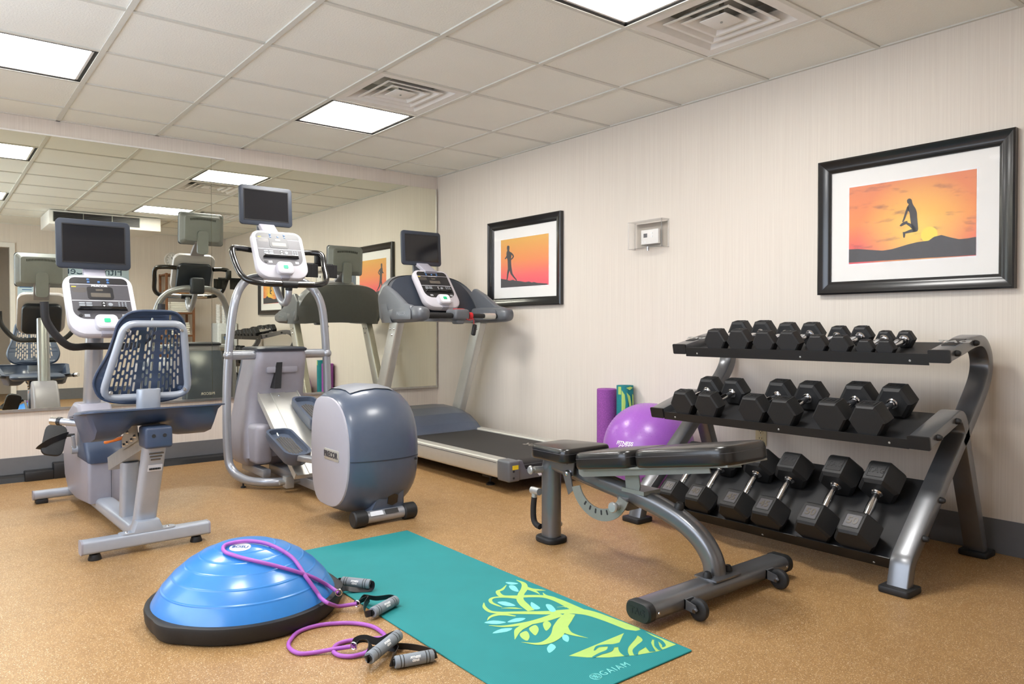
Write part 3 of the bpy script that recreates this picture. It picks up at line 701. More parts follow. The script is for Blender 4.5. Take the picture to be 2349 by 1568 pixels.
# front: housing, cranks, column, handlebar
hp = [(4.40, .07), (4.385, .30), (4.46, .42), (4.56, .50), (4.64, .575), (4.76, .58), (4.90, .52), (5.02, .40), (5.06, .26), (5.02, .13), (4.92, .055), (4.70, .045)]
fh = part('flywheel_housing', MB().prism(hp, (BX - .085, 0, 0), (0, 1, 0), (0, 0, 1), (.17, 0, 0), .02, 3), 'lav', t)
part('housing_top_cover', MB().prism([(4.376, .285), (4.378, .33), (4.45, .425), (4.545, .50), (4.60, .52), (4.62, .42), (4.62, .285)], (BX - .093, 0, 0), (0, 1, 0), (0, 0, 1), (.186, 0, 0), .022, 3), 'slate', t)
part('seam', MB().box((BX + .025, 4.383, .07), (BX + .0265, 4.388, .285)), 'slate_d', fh, 0)
fb = bar_x('front_stabiliser', BX - .02, .225, 4.95, .048, .055, .05, 'silver_l', t)
for s in (-1, 1):
    part('rubber_pad', MB().box((BX - .02 + s * .19 - .03, 4.925, 0), (BX - .02 + s * .19 + .03, 4.975, .024), .004), 'rubber', t)
    part('end_cap', MB().sweep([(BX - .02 + s * .225, 4.95, .048), (BX - .02 + s * .233, 4.95, .048)], rrect(.057, .052, .02, 4)), 'lav', fb)
for s, dy, dz in ((-1, -.03, .085), (1, .03, -.085)):
    ax = V((BX + s * .105, 4.60, .335)); pe = ax + V((s * .015, dy, dz))
    cr = part('crank', MB().sweep([ax, pe], rrect(.03, .016, .005, 2), up=(1, 0, 0)).cyl(ax - V((s * .03, 0, 0)), ax + V((s * .016, 0, 0)), .022, seg=14), 'silver_l', t)
    part('pedal_axle', MB().cyl(pe - V((s * .01, 0, 0)), pe + V((s * .045, 0, 0)), .008, seg=8), 'black', cr)
    pc = pe + V((s * .085, 0, -.02)); A = Matrix.Translation(pc) @ Matrix.Rotation(R(66), 4, 'X') @ Matrix.Rotation(R(-14), 4, 'Z')
    pd = part('pedal', MB().prism(rrect(.102, .168, .032, 4), (0, 0, -.012), (1, 0, 0), (0, 1, 0), (0, 0, .024), .006).move(A), 'rubber', t)
    part('pedal_strap', MB().sweep([A @ V(q) for q in spline([(-.056, -.055, -.006), (-.05, -.048, .016), (-.02, -.02, .034), (.02, .008, .034), (.05, .03, .016), (.056, .035, -.006)], 5)], [(-.018, -.0015), (.018, -.0015), (.018, .0015), (-.018, .0015)], up=A.to_3x3() @ V((0, 1, 0))), 'black', pd, 30)
part('console_column', MB().sweep([(BX, 4.74, .45), (BX, 4.60, 1.06)], rrect(.082, .10, .03, 4), up=(0, 1, 0)), 'silver', t)
hb = [(BX - .275, 4.36, 1.125), (BX - .262, 4.365, 1.02), (BX - .17, 4.40, .905), (BX - .05, 4.52, .895), (BX + .05, 4.52, .895), (BX + .17, 4.40, .905), (BX + .262, 4.365, 1.02), (BX + .275, 4.36, 1.125)]
part('handlebar', MB().tube(spline(hb, 6), .019, 12), 'foam_black', t)
console(t, BX + .002, 4.34, .962, R(34), .385)
tv(t, BX - .004, 4.585, 1.315, neck=(BX - .004, 4.56, 1.22))
bike.rotation_euler.z = R(2.2)
# ------------------------------------------------------------------ elliptical trainer
EX = 1.83
t = thing('elliptical_trainer', (EX, 4.2, 0), 'silver elliptical trainer with big slate drum housing between bike and treadmill', 'elliptical trainer')
el = t
for s in (-1, 1):
    tp = spline([(EX, 4.42, .048), (EX + s * .16, 4.46, .046), (EX + s * .27, 4.60, .05), (EX + s * .322, 4.72, .10), (EX + s * .338, 4.76, .22), (EX + s * .338, 4.77, .60), (EX + s * .318, 4.76, .95), (EX + s * .285, 4.76, 1.17), (EX + s * .215, 4.80, 1.285), (EX + s * .11, 4.86, 1.325), (EX, 4.88, 1.33)], 6)
    part('side_tube', MB().tube(tp, .0265, 14), 'silver', t)
    part('cross_brace', MB().cyl((EX + s * .14, 4.77, .82), (EX + s * .325, 4.77, .82), .030, seg=16).sphere((EX + s * .330, 4.76, .82), .032, 12, 8), 'silver', t)
    part('leveller_foot', MB().lathe([(0, .03), (.006, .03), (.006, .012), (.016, .008), (.016, 0), (0, 0)], (EX + s * .285, 4.63, 0), seg=12), 'rubber', t)
# front tower: light rear shell, dark front shell
def trow(z, hw, y0, y1, r): return [V((EX + a, (y0 + y1) / 2 + b, z)) for a, b in rrect(2 * hw, y1 - y0, r, 4)]
tw = part('tower_shell', MB().loft([trow(.10, .20, 4.78, 5.10, .05), trow(.16, .235, 4.72, 5.14, .06), (trow(.34, .225, 4.74, 5.13, .06)), trow(.56, .195, 4.80, 5.09, .06), trow(.72, .172, 4.72, 5.04, .05), trow(.80, .163, 4.69, 5.02, .04), trow(.845, .158, 4.70, 5.01, .035)]), 'lav', t, 45)
part('tower_top_cap', MB().loft([trow(.843, .166, 4.685, 5.025, .04), trow(.858, .168, 4.68, 5.03, .04), trow(.868, .155, 4.70, 5.01, .04)]), 'slate_d', t)
part('front_shell', MB().loft([trow(.10, .19, 5.05, 5.16, .03), trow(.3, .19, 5.05, 5.19, .04), trow(.6, .17, 5.02, 5.15, .04), trow(.80, .155, 4.98, 5.06, .03)]), 'slate_g', t)
text('maker_name', 'PRECOR', (EX, 5.186, .45), (-1, 0, 0), (0, -.12, 1), .03, 'white', t, bold=.02)
for s in (-1, 1): part('wheel_guard', MB().box((EX + s * .155 - .055, 4.62, .13), (EX + s * .155 + .055, 4.84, .38), .03, 3), 'lav', t)
part('lift_slot', MB().prism([(-.022, 0), (.020, 0), (.030, .17), (-.008, .17)], (EX - .035, 4.70, .60), (1, 0, 0), (0, .0, 1), (0, .09, 0)), 'void', t, 0)
part('slot_hood', MB().box((EX - .105, 4.708, .700), (EX + .105, 4.75, .745), .012), 'lav', tw)
rp, rx, ry, rz = V((EX, 4.83, .585)), V((1, 0, 0)), V((0, -.66, -.46)).normalized(), V((0, -.46, .66)).normalized()
part('incline_ramp', MB().sweep([rp, rp + ry * .80], [(-.135, -.03), (.135, -.03), (.135, .012), (.128, .012), (.128, 0), (.05, 0), (.048, .004), (-.048, .004), (-.05, 0), (-.128, 0), (-.128, .012), (-.135, .012)], up=rz), 'rail', t, 15)
for a, b in ((-.03, .02), (.0, .07), (-.07, .02), (.05, .02)): part('ramp_screw', MB().lathe([(0, .004), (.005, .003), (.007, 0)], rp + rx * a + ry * b + rz * .004, rz, 10), 'chrome', t)
part('base_beam', MB().box((EX - .045, 3.75, .035), (EX + .045, 4.85, .095), .008).box((EX - .17, 4.60, .05), (EX - .12, 5.0, .10), .006).box((EX + .12, 4.60, .05), (EX + .17, 5.0, .10), .006), 'silver', t)
part('pivot_block', MB().box((EX - .14, 4.30, .03), (EX - .09, 4.36, .10), .004).box((EX + .09, 4.30, .03), (EX + .14, 4.36, .10), .004).cyl((EX - .17, 4.33, .065), (EX + .17, 4.33, .065), .014), 'steel', t)
# pedals on their arms
for s, py_, pz, tl in ((-1, 4.30, .285, 0.28), (1, 4.52, .445, .34)):
    cx = EX + s * .125; A = Matrix.Translation((cx, py_, pz)) @ Matrix.Rotation(tl, 4, 'X')
    ol = rrect(.165, .40, [.05, .05, .075, .075], 5); il = rrect(.135, .365, [.04, .04, .06, .06], 5)
    pdl = part('foot_pedal', MB().loft([[A @ V((a * .8, b * .86, -.05)) for a, b in ol], [A @ V((a, b, .0)) for a, b in ol], [A @ V((a, b, .032)) for a, b in ol], [A @ V((a, b, .032)) for a, b in il], [A @ V((a * .97, b * .97, .004)) for a, b in il]]), 'slate_g', t)
    tr = MB()
    for k in range(7): tr.prism(rrect(.008, .26 - .02 * abs(k - 3), .003, 1), A @ V(((k - 3) * .015, 0, .004)), A.to_3x3() @ V((1, 0, 0)), A.to_3x3() @ V((0, 1, 0)), A.to_3x3() @ V((0, 0, .003)))
    part('pedal_tread', tr, 'lcd', pdl, 0)
    arm = [A @ V((0, .20, -.06)), A @ V((0, -.05, -.045)), V((cx, 3.85, .26 + (.1 if s > 0 else 0)))]
    part('pedal_arm', MB().sweep(arm, rrect(.05, .035, .008, 2), up=(0, 0, 1)), 'silver', t)
    part('arm_roller', MB().cyl(A @ V((-.03, .19, -.075)), A @ V((.03, .19, -.075)), .03), 'black', t)
# rear drum housing: barrel lofted across x, flat silver side plates
def dsec(x, k, grow=0):
    pts = []
    for i in range(36):
        a = 2 * math.pi * i / 36; c_, s_ = math.cos(a), math.sin(a)
        n = 2.0 / 2.35
        y = 3.56 + (.28 + grow) * k * math.copysign(abs(c_) ** n, c_); z = .360 + (.325 + grow) * k * math.copysign(abs(s_) ** n, s_)
        if c_ > 0: y = 3.56 + (.23 + grow) * k * math.copysign(abs(c_) ** .45, c_)
        pts.append(V((x, y, z)))
    return pts
DX = 0; prof = [(DX + a, k) for a, k in ((-.210, .84), (-.204, .87), (-.18, .915), (-.14, .965), (-.08, 1.01), (0, 1.03), (.07, 1.01), (.125, .96), (.16, .90), (.185, .83), (.195, .77))]
dr = part('drum_housing', MB().loft([dsec(EX + .0 + a, k) for a, k in prof]), 'slate_g', t, 50)
for s, q_ in ((-1, 0), (1, -.02)): part('side_plate', MB().loft([dsec(EX + DX + s * (.206 + q_), .862 + q_ * 4), dsec(EX + DX + s * (.214 + q_), .855 + q_ * 4), dsec(EX + DX + s * (.217 + q_), .83 + q_ * 4)]), 'plate', t, 40)
topc = MB(); rings = []
for a, k in ((DX - .14, .968), (DX - .08, 1.013), (DX, 1.033), (DX + .07, 1.013), (DX + .11, .978)):
    sec = dsec(EX + a, k, .004); n0, n1 = (6, 14)
    rings.append([sec[i] for i in range(3, 12)])
topc.loft(rings, cap=False, closed_ring=False); part('drum_top_cover', topc, 'cover_grey', t, 50)
part('drum_seam', MB().loft([[p for p in dsec(EX + a, k, .0012)[19:23]] for a, k in prof[1:-1]], cap=False, closed_ring=False), 'slate_d', dr, 50) if False else None
part('drum_seam', MB().sweep([V((EX + a, 3.56 - (.28 * k) - .0005, .335)) for a, k in prof[1:-1]], [(-.001, -.0015), (.001, -.0015), (.001, .0015), (-.001, .0015)]), 'slate_d', dr, 0)
for a in (-.10, .16): part('drum_screw', MB().cyl((EX + a, 3.32, .318), (EX + a, 3.278 + abs(a) ** 2 * .9, .318), .006, seg=10), 'void', dr)
bd = part('maker_badge', MB().prism(rrect(.17, .056, .008, 3), (EX + DX - .216, 3.50, .350), (0, -1, 0), (0, 0, 1), (-.004, 0, 0), .001), 'rail', t)
text('maker_name', 'PRECOR', (EX + DX - .221, 3.505, .350), (0, -1, 0), (0, 0, 1), .042, 'panel', bd, bold=.03, depth=.002)
rl = part('rear_roller', MB().cyl((EX - .115, 3.352, .042), (EX + .115, 3.352, .042), .031, seg=20), 'silver', t)
for s in (-1, 1): part('roller_grip', MB().lathe([(0, -.002), (.036, 0), (.0415, .006), (.0415, .066), (.036, .072), (0, .073)], (EX + s * .105, 3.352, .042), (s, 0, 0), 22), 'rubber', t)
part('roller_label', MB().prism(rrect(.07, .024, .001, 1), (EX - .055, 3.3272, .0617), (1, 0, 0), (0, .62, .78), (0, -.001, .0008)), 'label', rl, 0); part('roller_label', MB().prism(rrect(.075, .025, .001, 1), (EX + .03, 3.3272, .0617), (1, 0, 0), (0, .62, .78), (0, -.001, .0008)), 'panel_d', rl, 0)
part('roller_bracket', MB().prism([(-.10, 0), (.10, 0), (.085, .10), (-.055, .10)], (EX + .02, 3.352, .06), (1, 0, 0), (0, -.25, 1), (0, .18, 0), .012), 'slate_g', t)
part('hex_cover', MB().prism([(-.028, -.02), (0, -.032), (.028, -.02), (.028, .02), (0, .032), (-.028, .02)], (EX + .04, 3.336, .118), (1, 0, 0), (0, -.25, 1), (0, -.004, 0)), 'gloss_black', t)
# handlebar loop, heart-rate grips, hook tube, cup holder
hb = [(-.15, 4.84, 1.50), (-.24, 4.82, 1.505), (-.300, 4.77, 1.49), (-.296, 4.72, 1.40), (-.275, 4.64, 1.31), (-.20, 4.595, 1.275), (0, 4.585, 1.27)]
pth = [V((EX + a, y, z)) for a, y, z in hb]; pth += [V((EX - a, y, z)) for a, y, z in hb[-2::-1]]
part('handlebar', MB().tube(spline(pth, 6), .0185, 14), 'gloss_black', t)
for s in (-1, 1):
    part('heart_rate_grip', MB().cyl((EX + s * .055, 4.587, 1.2715), (EX + s * .165, 4.592, 1.275), .0195, seg=16), 'chrome', t)
part('handlebar_clamp', MB().cyl((EX - .05, 4.586, 1.270), (EX + .05, 4.586, 1.270), .023, seg=16).cyl((EX, 4.59, 1.27), (EX, 4.60, 1.235), .022), 'rubber', t)
part('hook_tube', MB().tube(spline([(EX, 4.60, 1.26), (EX, 4.605, 1.20), (EX, 4.65, 1.155), (EX, 4.72, 1.165), (EX, 4.80, 1.24), (EX, 4.87, 1.32)], 6), .021, 12), 'silver', t)
part('frame_clamp', MB().box((EX - .055, 4.85, 1.28), (EX + .055, 4.93, 1.42), .02, 3), 'slate_d', t)
ch = MB()
for cx_, n_ in ((EX + .225, 4), (EX + .365, 4)):
    for k in range(n_):
        a = -.8 + k * .5; ch.box((cx_ + .05 * math.sin(a) - .017, 4.80 - .04 * math.cos(a), 1.335), (cx_ + .05 * math.sin(a) + .017, 4.804 - .04 * math.cos(a), 1.425), .001, 1)
ch.box((EX + .20, 4.80, 1.415), (EX + .40, 4.82, 1.435), .004).box((EX + .27, 4.79, 1.43), (EX + .31, 4.83, 1.50), .006)
part('cup_holder', ch, 'black', t)
console(t, EX, 4.655, 1.315, R(26), .355, .345)
tv(t, EX + .002, 4.985, 1.688, neck=(EX, 4.90, 1.615))
# ------------------------------------------------------------------ treadmill
TX = 3.105
t = thing('treadmill', (TX, 4.5, 0), 'slate and silver treadmill with black belt in the corner by the right wall', 'treadmill')
for s in (-1, 1):
    part('side_rail', MB().sweep([(TX + s * .3625, 3.54, .142), (TX + s * .3625, 5.05, .142)], rrect(.085, .115, [.012, .012, .02, .02], 3), up=(0, 0, 1)), 'rail', t)
    part('rail_groove', MB().box((TX + s * .4048 - .0012, 3.55, .178), (TX + s * .4048 + .0012, 5.0, .181)), 'slate_d', t, 0)
    part('rear_leg', MB().box((TX + s * .30 - .03, 3.70, .05), (TX + s * .30 + .03, 3.80, .09), .004).cyl((TX + s * .30, 3.75, .05), (TX + s * .30, 3.75, .02), .006).lathe([(0, .02), (.012, .018), (.028, .008), (.028, 0), (0, 0)], (TX + s * .30, 3.75, 0)), 'black', t)
    part('front_leg', MB().box((TX + s * .30 - .04, 5.2, 0), (TX + s * .30 + .04, 5.32, .09), .004), 'black', t)
    part('rear_end_cap', MB().box((TX + s * .3625 - .0445, 3.425, .075), (TX + s * .3625 + .0445, 3.545, .202), .014, 3), 'slate_t', t)
part('underdeck', MB().box((TX - .32, 3.46, .075), (TX + .32, 5.3, .16)), 'void', t, 0)
rc = part('rear_cover', MB().prism([(-.33, 0), (.33, 0), (.33, .115), (.29, .115), (.26, .055), (-.26, .055), (-.29, .115), (-.33, .115)], (TX, 3.44, .08), (1, 0, 0), (0, 0, 1), (0, .04, 0), .004), 'slate_t', t)
part('belt', MB().sweep([(TX, 4.95, .188), (TX, 3.53, .188), (TX, 3.505, .182), (TX, 3.488, .165), (TX, 3.484, .145), (TX, 3.49, .125)], [(-.300, -.002), (.300, -.002), (.300, .002), (-.300, .002)], up=(0, 0, 1)), 'belt', t)
part('belt_gap', MB().box((TX - .322, 3.52, .15), (TX + .322, 5.0, .180)), 'void', t, 0)
text('belt_print', 'PRECOR', (TX + .16, 3.78, .1905), (0, 1, 0), (-1, 0, 0), .10, 'lcd', t, bold=.02)
lb = part('rear_badge', MB().prism([(-.09, .018), (.09, .018), (.06, -.018), (-.06, -.018)], (TX - .10, 3.439, .107), (1, 0, 0), (0, 0, 1), (0, -.002, 0)), 'label', t, 0)
text('maker_name', 'PRECOR', (TX - .10, 3.4365, .107), (1, 0, 0), (0, 0, 1), .024, M['purplefoam'], lb)
part('warning_sticker', MB().box((TX - .380, 3.4232, .15), (TX - .335, 3.4250, .175)), 'yellow', t, 0)
for z in (.10, .14): part('cap_screw', MB().cyl((TX - .37, 3.427, z), (TX - .37, 3.423, z), .007, seg=10), 'void', t)
hprof = [(4.735, .185), (4.80, .25), (4.90, .315), (5.05, .352), (5.22, .36), (5.40, .325), (5.52, .22), (5.54, .09), (4.80, .09)]
rings = []
for a, k in ((-.405, .10), (-.400, .45), (-.37, .78), (-.30, .96), (-.2, 1), (.2, 1), (.30, .96), (.37, .78), (.400, .45), (.405, .10)):
    rings.append([V((TX + a, y + (.10 * (1 - k) if y < 5 else -.05 * (1 - k)), .19 + (z - .19) * k if z > .19 else z)) for y, z in [(q.x, q.y) for q in fillet([(y, z, 0) for y, z in hprof], .04, 3, True)]])
part('motor_hood', MB().loft(rings), 'slate_g', t, 50)
for s in (-1, 1):
    up_ = part('upright', MB().sweep([(TX + s * .375, 5.16, .16), (TX + s * .375, 4.79, 1.05)], rrect(.062, .115, .010, 3), up=(0, 1, 0)), 'rail', t)
    for a, z in ((.02, .985), (-.03, .985), (.0, .94)): part('bolt', MB().lathe([(0, .006), (.006, .005), (.009, 0)], (TX + s * .375 - .031, 4.82 + a, z), (-1, 0, 0), 10), 'chrome', up_)
# cockpit: arched shroud, arms, grip bar
out = spline([(-.435, 1.03), (-.435, 1.13), (-.41, 1.25), (-.34, 1.345), (-.22, 1.395), (0, 1.405), (.22, 1.395), (.34, 1.345), (.41, 1.25), (.435, 1.13), (.435, 1.03)], 4) + [V((0.30, 1.04, 0)), V((0, 1.045, 0)), V((-.30, 1.04, 0))]
def cs(y, k, lean): return [V((TX + p[0] * k, y - (p[1] - 1.03) * lean * -1, 1.03 + (p[1] - 1.03) * k)) for p in out]
sh = part('cockpit_shroud', MB().loft([cs(4.78, .985, .62), cs(4.77, 1, .62), cs(4.86, 1.0, .56), cs(4.94, .97, .46), cs(4.99, .80, .38)]), 'slate_t', t, 50)
ins = [(p[0] * .86, 1.10 + (p[1] - 1.03) * .80) for p in out[:-3]]
part('cockpit_recess', MB().prism(ins, (TX, 4.78, 0), (1, 0, 0), (0, .62, 1), (0, -.006, .003), .002), 'slate_d', sh)
for v_ in sh.children[-1:]:
    for q in v_.data.vertices: q.co.y -= .62 * 1.03
for s in (-1, 1):
    ar = MB().loft([[V((TX + s * .375 + a, y, 1.092 + b + dz)) for a, b in rrect(w_, h_, min(w_, h_) * .42, 5)] for y, w_, h_, dz in ((4.86, .12, .125, -.005), (4.76, .125, .125, 0), (4.60, .118, .118, 0), (4.47, .112, .108, 0), (4.42, .095, .09, 0), (4.40, .06, .055, 0))])
    wg = [(p.x, p.y) for p in fillet([(4.52, 1.05, 0), (4.50, 1.15, 0), (4.60, 1.165, 0), (4.76, 1.255, 0), (4.90, 1.315, 0), (5.0, 1.22, 0), (4.97, 1.05, 0)], .04, 4, True)]
    part('side_wing', MB().prism(wg, (TX + s * .408 - .022, 0, 0), (0, 1, 0), (0, 0, 1), (.044, 0, 0), .014, 3), 'slate_t', t, 50)
    ap = part('arm_rest', ar, 'slate_t', t, 50)
    pl_ = part('arm_panel', MB().prism(rrect(.27, .082, [.035, .035, .01, .01], 4), (TX + s * .375 - .0605, 4.63, 1.094), (0, -1, 0), (0, 0, 1), (-.003, 0, 0), .001), 'slate_t', ap)
    text('maker_name', 'PRECOR', (TX + s * .375 - .0642, 4.63, 1.094), (0, -1, 0), (0, 0, 1), .035, 'tvgrey', ap, bold=.0, depth=.001)
gb = part('grip_bar', MB().cyl((TX - .325, 4.50, 1.082), (TX + .325, 4.50, 1.082), .017, seg=14).cyl((TX - .32, 4.50, 1.082), (TX - .10, 4.50, 1.082), .021, seg=14), 'foam_black', t)
for s in (-1, 1): part('heart_rate_grip', MB().cyl((TX + s * .20, 4.50, 1.082), (TX + s * .30, 4.50, 1.082), .022, seg=16), 'rail' if s > 0 else 'foam_black', t)
text('maker_name', 'PRECOR', (TX, 5.085, 1.30), (-1, 0, 0), (0, .2, 1), .05, 'label', t, bold=.02)
pod = part('stop_pod', MB().box((TX - .085, 4.455, 1.05), (TX + .045, 4.60, 1.13), .022, 3).box((TX - .055, 4.48, 1.02), (TX + .015, 4.56, 1.06), .015, 3), 'slate_t', t)
part('stop_switch', MB().prism(rrect(.09, .04, .012, 3), (TX - .02, 4.51, 1.128), (1, 0, 0), (0, 1, .1), (0, -.0006, .006), .002), 'red', pod)
part('safety_clip', MB().cyl((TX + .055, 4.50, 1.082), (TX + .085, 4.50, 1.082), .0265, seg=14).tube(spline([(TX - .01, 4.47, 1.08), (TX + .02, 4.46, 1.055), (TX + .06, 4.47, 1.05), (TX + .085, 4.475, 1.06), (TX + .09, 4.475, 1.02)], 5), .003, 6), 'red', t)
part('safety_key', MB().box((TX + .075, 4.462, .935), (TX + .108, 4.486, 1.02), .010, 3, Matrix.Translation((TX + .09, 4.47, .98)) @ Matrix.Rotation(.22, 4, 'Y') @ Matrix.Translation((-TX - .09, -4.47, -.98))), 'black', t)
console(t, TX + .005, 4.725, 1.15, R(38), .375, .325, True)
tv(t, TX + .002, 5.055, 1.488, .36, .272, neck=(TX + .004, 4.93, 1.42))
# ------------------------------------------------------------------ dumbbell rack
Y0, Y1 = 1.262, 2.572                                    # centre planes of the two end frames
t = thing('dumbbell_rack', (3.25, (Y0 + Y1) / 2, 0), 'three-tier gunmetal dumbbell rack with curved end frames against the right wall', 'rack')
rack = t
S_ = spline([(3.205, 0, .880), (3.34, 0, .908), (3.47, 0, .936), (3.56, 0, .935), (3.622, 0, .890), (3.640, 0, .825), (3.610, 0, .755), (3.53, 0, .672), (3.42, 0, .572), (3.36, 0, .515)], 6)
F_ = fillet([(3.025, 0, .548), (3.345, 0, .640), (3.40, 0, .555), (2.895, 0, .115), (2.865, 0, .012)], [0, .055, .05, .09, 0], 6)
B_ = [V((3.385, 0, .56)), V((3.605, 0, .012))]
rect = rrect(.08, .05, .007, 2)
for Yc, s in ((Y0, -1), (Y1, 1)):
    sh = lambda P: [V((p[0], Yc, p[2])) for p in P]
    a = part('upper_frame_tube', MB().sweep(sh(S_), rect, up=(0, 0, 1)), 'gun', t, 30); b = part('front_leg', MB().sweep(sh(F_), rect, up=(0, 0, 1)), 'gun', t, 30); part('back_leg', MB().sweep(sh(B_), rect, up=(1, 0, 0)), 'gun', t, 30)
    for x, z, dx, dz in ((3.205, .880, .135, .028), (3.025, .548, .32, .092)):
        d = V((dx, 0, dz)).normalized()
        part('arm_end_cap', MB().sweep([V((x, Yc, z)) - d * .006, V((x, Yc, z)) + d * .003], rrect(.084, .054, .006, 2), up=(0, 0, 1)), 'black', t)
    for x in (2.868, 3.608): part('foot_pad', MB().prism(rrect(.115 if x < 3 else .11, .115, .012, 3), (x, Yc, 0), (1, 0, 0), (0, 1, 0), (0, 0, .026), .006), 'rubber', t)
    for x, z in ((3.26, .892), (3.45, .931), (3.09, .567), (3.27, .617), (3.12, .318), (2.975, .192)):
        part('bolt_cap', MB().lathe([(.0, .02), (.008, .018), (.0125, .010), (.013, 0)], (x, Yc + s * .040, z), (0, s, 0), 12), 'rubber', t)
    part('maker_plate', MB().prism(rrect(.12, .055, .003, 2), V((3.345, Yc, .9335)), V((.97, 0, .21)), (0, 1, 0), V((-.21, 0, .97)) * .004, .001), 'black', t)
    text('maker_name', 'TAG', V((3.345, Yc, .9382)), (0, -1, 0), V((.97, 0, .21)), .055, 'steel', t, bold=.02, sx=1.2, depth=.002)
def tray(name, x0, z0, x1, z1, lip):
    """sheet tray between the end frames, sloped from front (x0,z0) to back (x1,z1), with turned-up front lip"""
    d = V((x1 - x0, 0, z1 - z0)); L_ = d.length; d.normalize(); n = V((-d.z, 0, d.x)); o = V((x0, Y0 + .041, z0)); W_ = V((0, Y1 - Y0 - .082, 0))
    tr = part(name, MB().prism([(0, -.004), (L_, -.004), (L_, 0), (0, 0)], o, d, n, W_), 'tray', t, 0)
    part('tray_lip', MB().prism([(-.004, -.022), (0, -.022), (0, lip), (-.004, lip)], o, d, n, W_), 'traylip', tr, 0)
    part('tray_back', MB().prism([(L_, -.022), (L_ + .004, -.022), (L_ + .004, -.001), (L_, -.001)], o, d, n, W_), 'traylip', tr, 0)
    for k in (.06, .46, .94): part('screw', MB().lathe([(0, .002), (.004, .0015), (.005, 0)], o + W_ * k - d * .004 + n * -.005, -d, 8), 'steel', tr)
    return o, d, n
TT = tray('top_tray', 3.208, .864, 3.53, .930, .026); TM = tray('middle_tray', 3.030, .540, 3.372, .630, .018); TL = tray('bottom_tray', 2.905, .084, 3.222, .364, .045)
# hex dumbbells: one of each weight, copied for its twin
def make_dumbbell(wt, a, gap, hl):
    """axis along local x, resting on local z=0; a = half height across flats"""
    r_ = thing('hex_dumbbell', (0, 0, 0), '', 'dumbbell', 'black hex dumbbells on the rack')
    hexo = [(a / math.cos(R(30)) * math.cos(R(60 * k)), a + a / math.cos(R(30)) * math.sin(R(60 * k))) for k in range(6)]
    for s in (-1, 1):
        x_in, x_out = s * gap / 2, s * (gap / 2 + hl)
        rg = [[V((x, y * k, a + (z - a) * k)) for y, z in hexo] for x, k in ((x_in, .80), (x_in + s * hl * .10, .97), (x_in + s * hl * .16, 1), (x_out - s * hl * .20, 1), (x_out - s * hl * .08, .96), (x_out, .86))]
        h = part('head', MB().loft(rg), 'rubber', r_, 25)
        xc = (x_in + x_out) / 2
        part('plate_rim', MB().loft([[V((xc + p, q, z)) for p, q in rrect(hl * w_, a * .92 * w_ / .58, .003, 2)] for w_, z in ((.58, 2 * a - .0005), (.58, 2 * a + .0016), (.52, 2 * a + .0016), (.51, 2 * a - .0002))]), 'rubber', h, 20)
        if wt >= 40: part('number_plate', MB().prism(rrect(hl * .52, a * .84, .002, 1), (xc, 0, 2 * a - .0004), (1, 0, 0), (0, 1, 0), (0, 0, .0009)), 'panel' if s < 0 else 'panel_d', h, 0)
        text('weight_number', str(wt) if s < 0 else 'TAG', (xc, 0, 2 * a + .0008), (0, -1, 0), (1, 0, 0), min(a * .62, hl * .52) * (1 if s < 0 else .8), ('lcd' if s < 0 else 'rubber') if wt >= 40 else 'black', h, bold=.02, depth=.0016)
    rh = .0165
    part('handle', MB().lathe([(rh * .86, -gap / 2 - .004), (rh * .86, -gap / 2 + .008), (rh * .9, -gap * .3), (rh * 1.06, 0), (rh * .9, gap * .3), (rh * .86, gap / 2 - .008), (rh * .86, gap / 2 + .004)], (0, 0, a), (1, 0, 0), 16), 'chrome', r_)
    for s in (-1, 1): part('collar', MB().lathe([(rh * .8, 0), (rh * 1.35, .001), (rh * 1.45, .006), (rh * 1.2, .011), (rh * .85, .012)], (s * (gap / 2 + .003), 0, a), (-s, 0, 0), 16), 'chrome', r_)
    return r_
SPEC = {5: (.0365, .15, .038), 10: (.046, .15, .050), 15: (.0545, .15, .056), 20: (.0590, .15, .062), 25: (.0640, .15, .072), 30: (.0655, .15, .082), 35: (.0685, .15, .090), 40: (.0665, .15, .100), 45: (.0710, .15, .106), 50: (.0735, .15, .114)}
def seat(tr, y, wt, off):
    o, d, n = tr; a, gap, hl = SPEC[wt]; c = o + d * (off + gap / 2 + hl) + n * .0006
    return V((c.x, y, c.z)), -math.atan2(d.z, d.x)
first = {}
PLACE = [(TT, 20, (2.347, 2.207), 'top', .004), (TT, 15, (2.064, 1.934), 'top', .006), (TT, 10, (1.794, 1.684), 'top', .008), (TT, 5, (1.572, 1.484), 'top', .012),
         (TM, 25, (2.412, 2.260), 'middle', .004), (TM, 30, (2.008, 1.852), 'middle', .004), (TM, 35, (1.628, 1.466), 'middle', .004),
         (TL, 40, (2.357, 2.198), 'bottom', .006), (TL, 45, (1.996, 1.828), 'bottom', .006), (TL, 50, (1.614, 1.438), 'bottom', .006)]
SZ = {5: 'smallest', 10: 'second smallest', 15: 'third smallest', 20: 'largest'}; SB = {40: 'leftmost', 45: 'middle', 50: 'rightmost'}; SM = {25: 'smallest', 30: 'mid-sized', 35: 'largest'}
for tr, wt, yy, tier, off in PLACE:
    p = make_dumbbell(wt, *SPEC[wt])
    for k, y in enumerate(yy):
        o = p if k == 0 else dup(p)
        loc, ry = seat(tr, y, wt, off); o.location = loc; o.rotation_euler = (0, ry, 0)
        side = 'left' if k == 0 else 'right'
        if tier == 'bottom': o['label'] = f'black hex dumbbell stamped {wt}, {side} one of the {SB[wt]} pair on the bottom tier'
        elif tier == 'top': o['label'] = f'black hex dumbbell, {side} one of the {SZ[wt]} pair on the top tier'
        else: o['label'] = f'black hex dumbbell, {side} one of the {SM[wt]} pair on the middle tier'
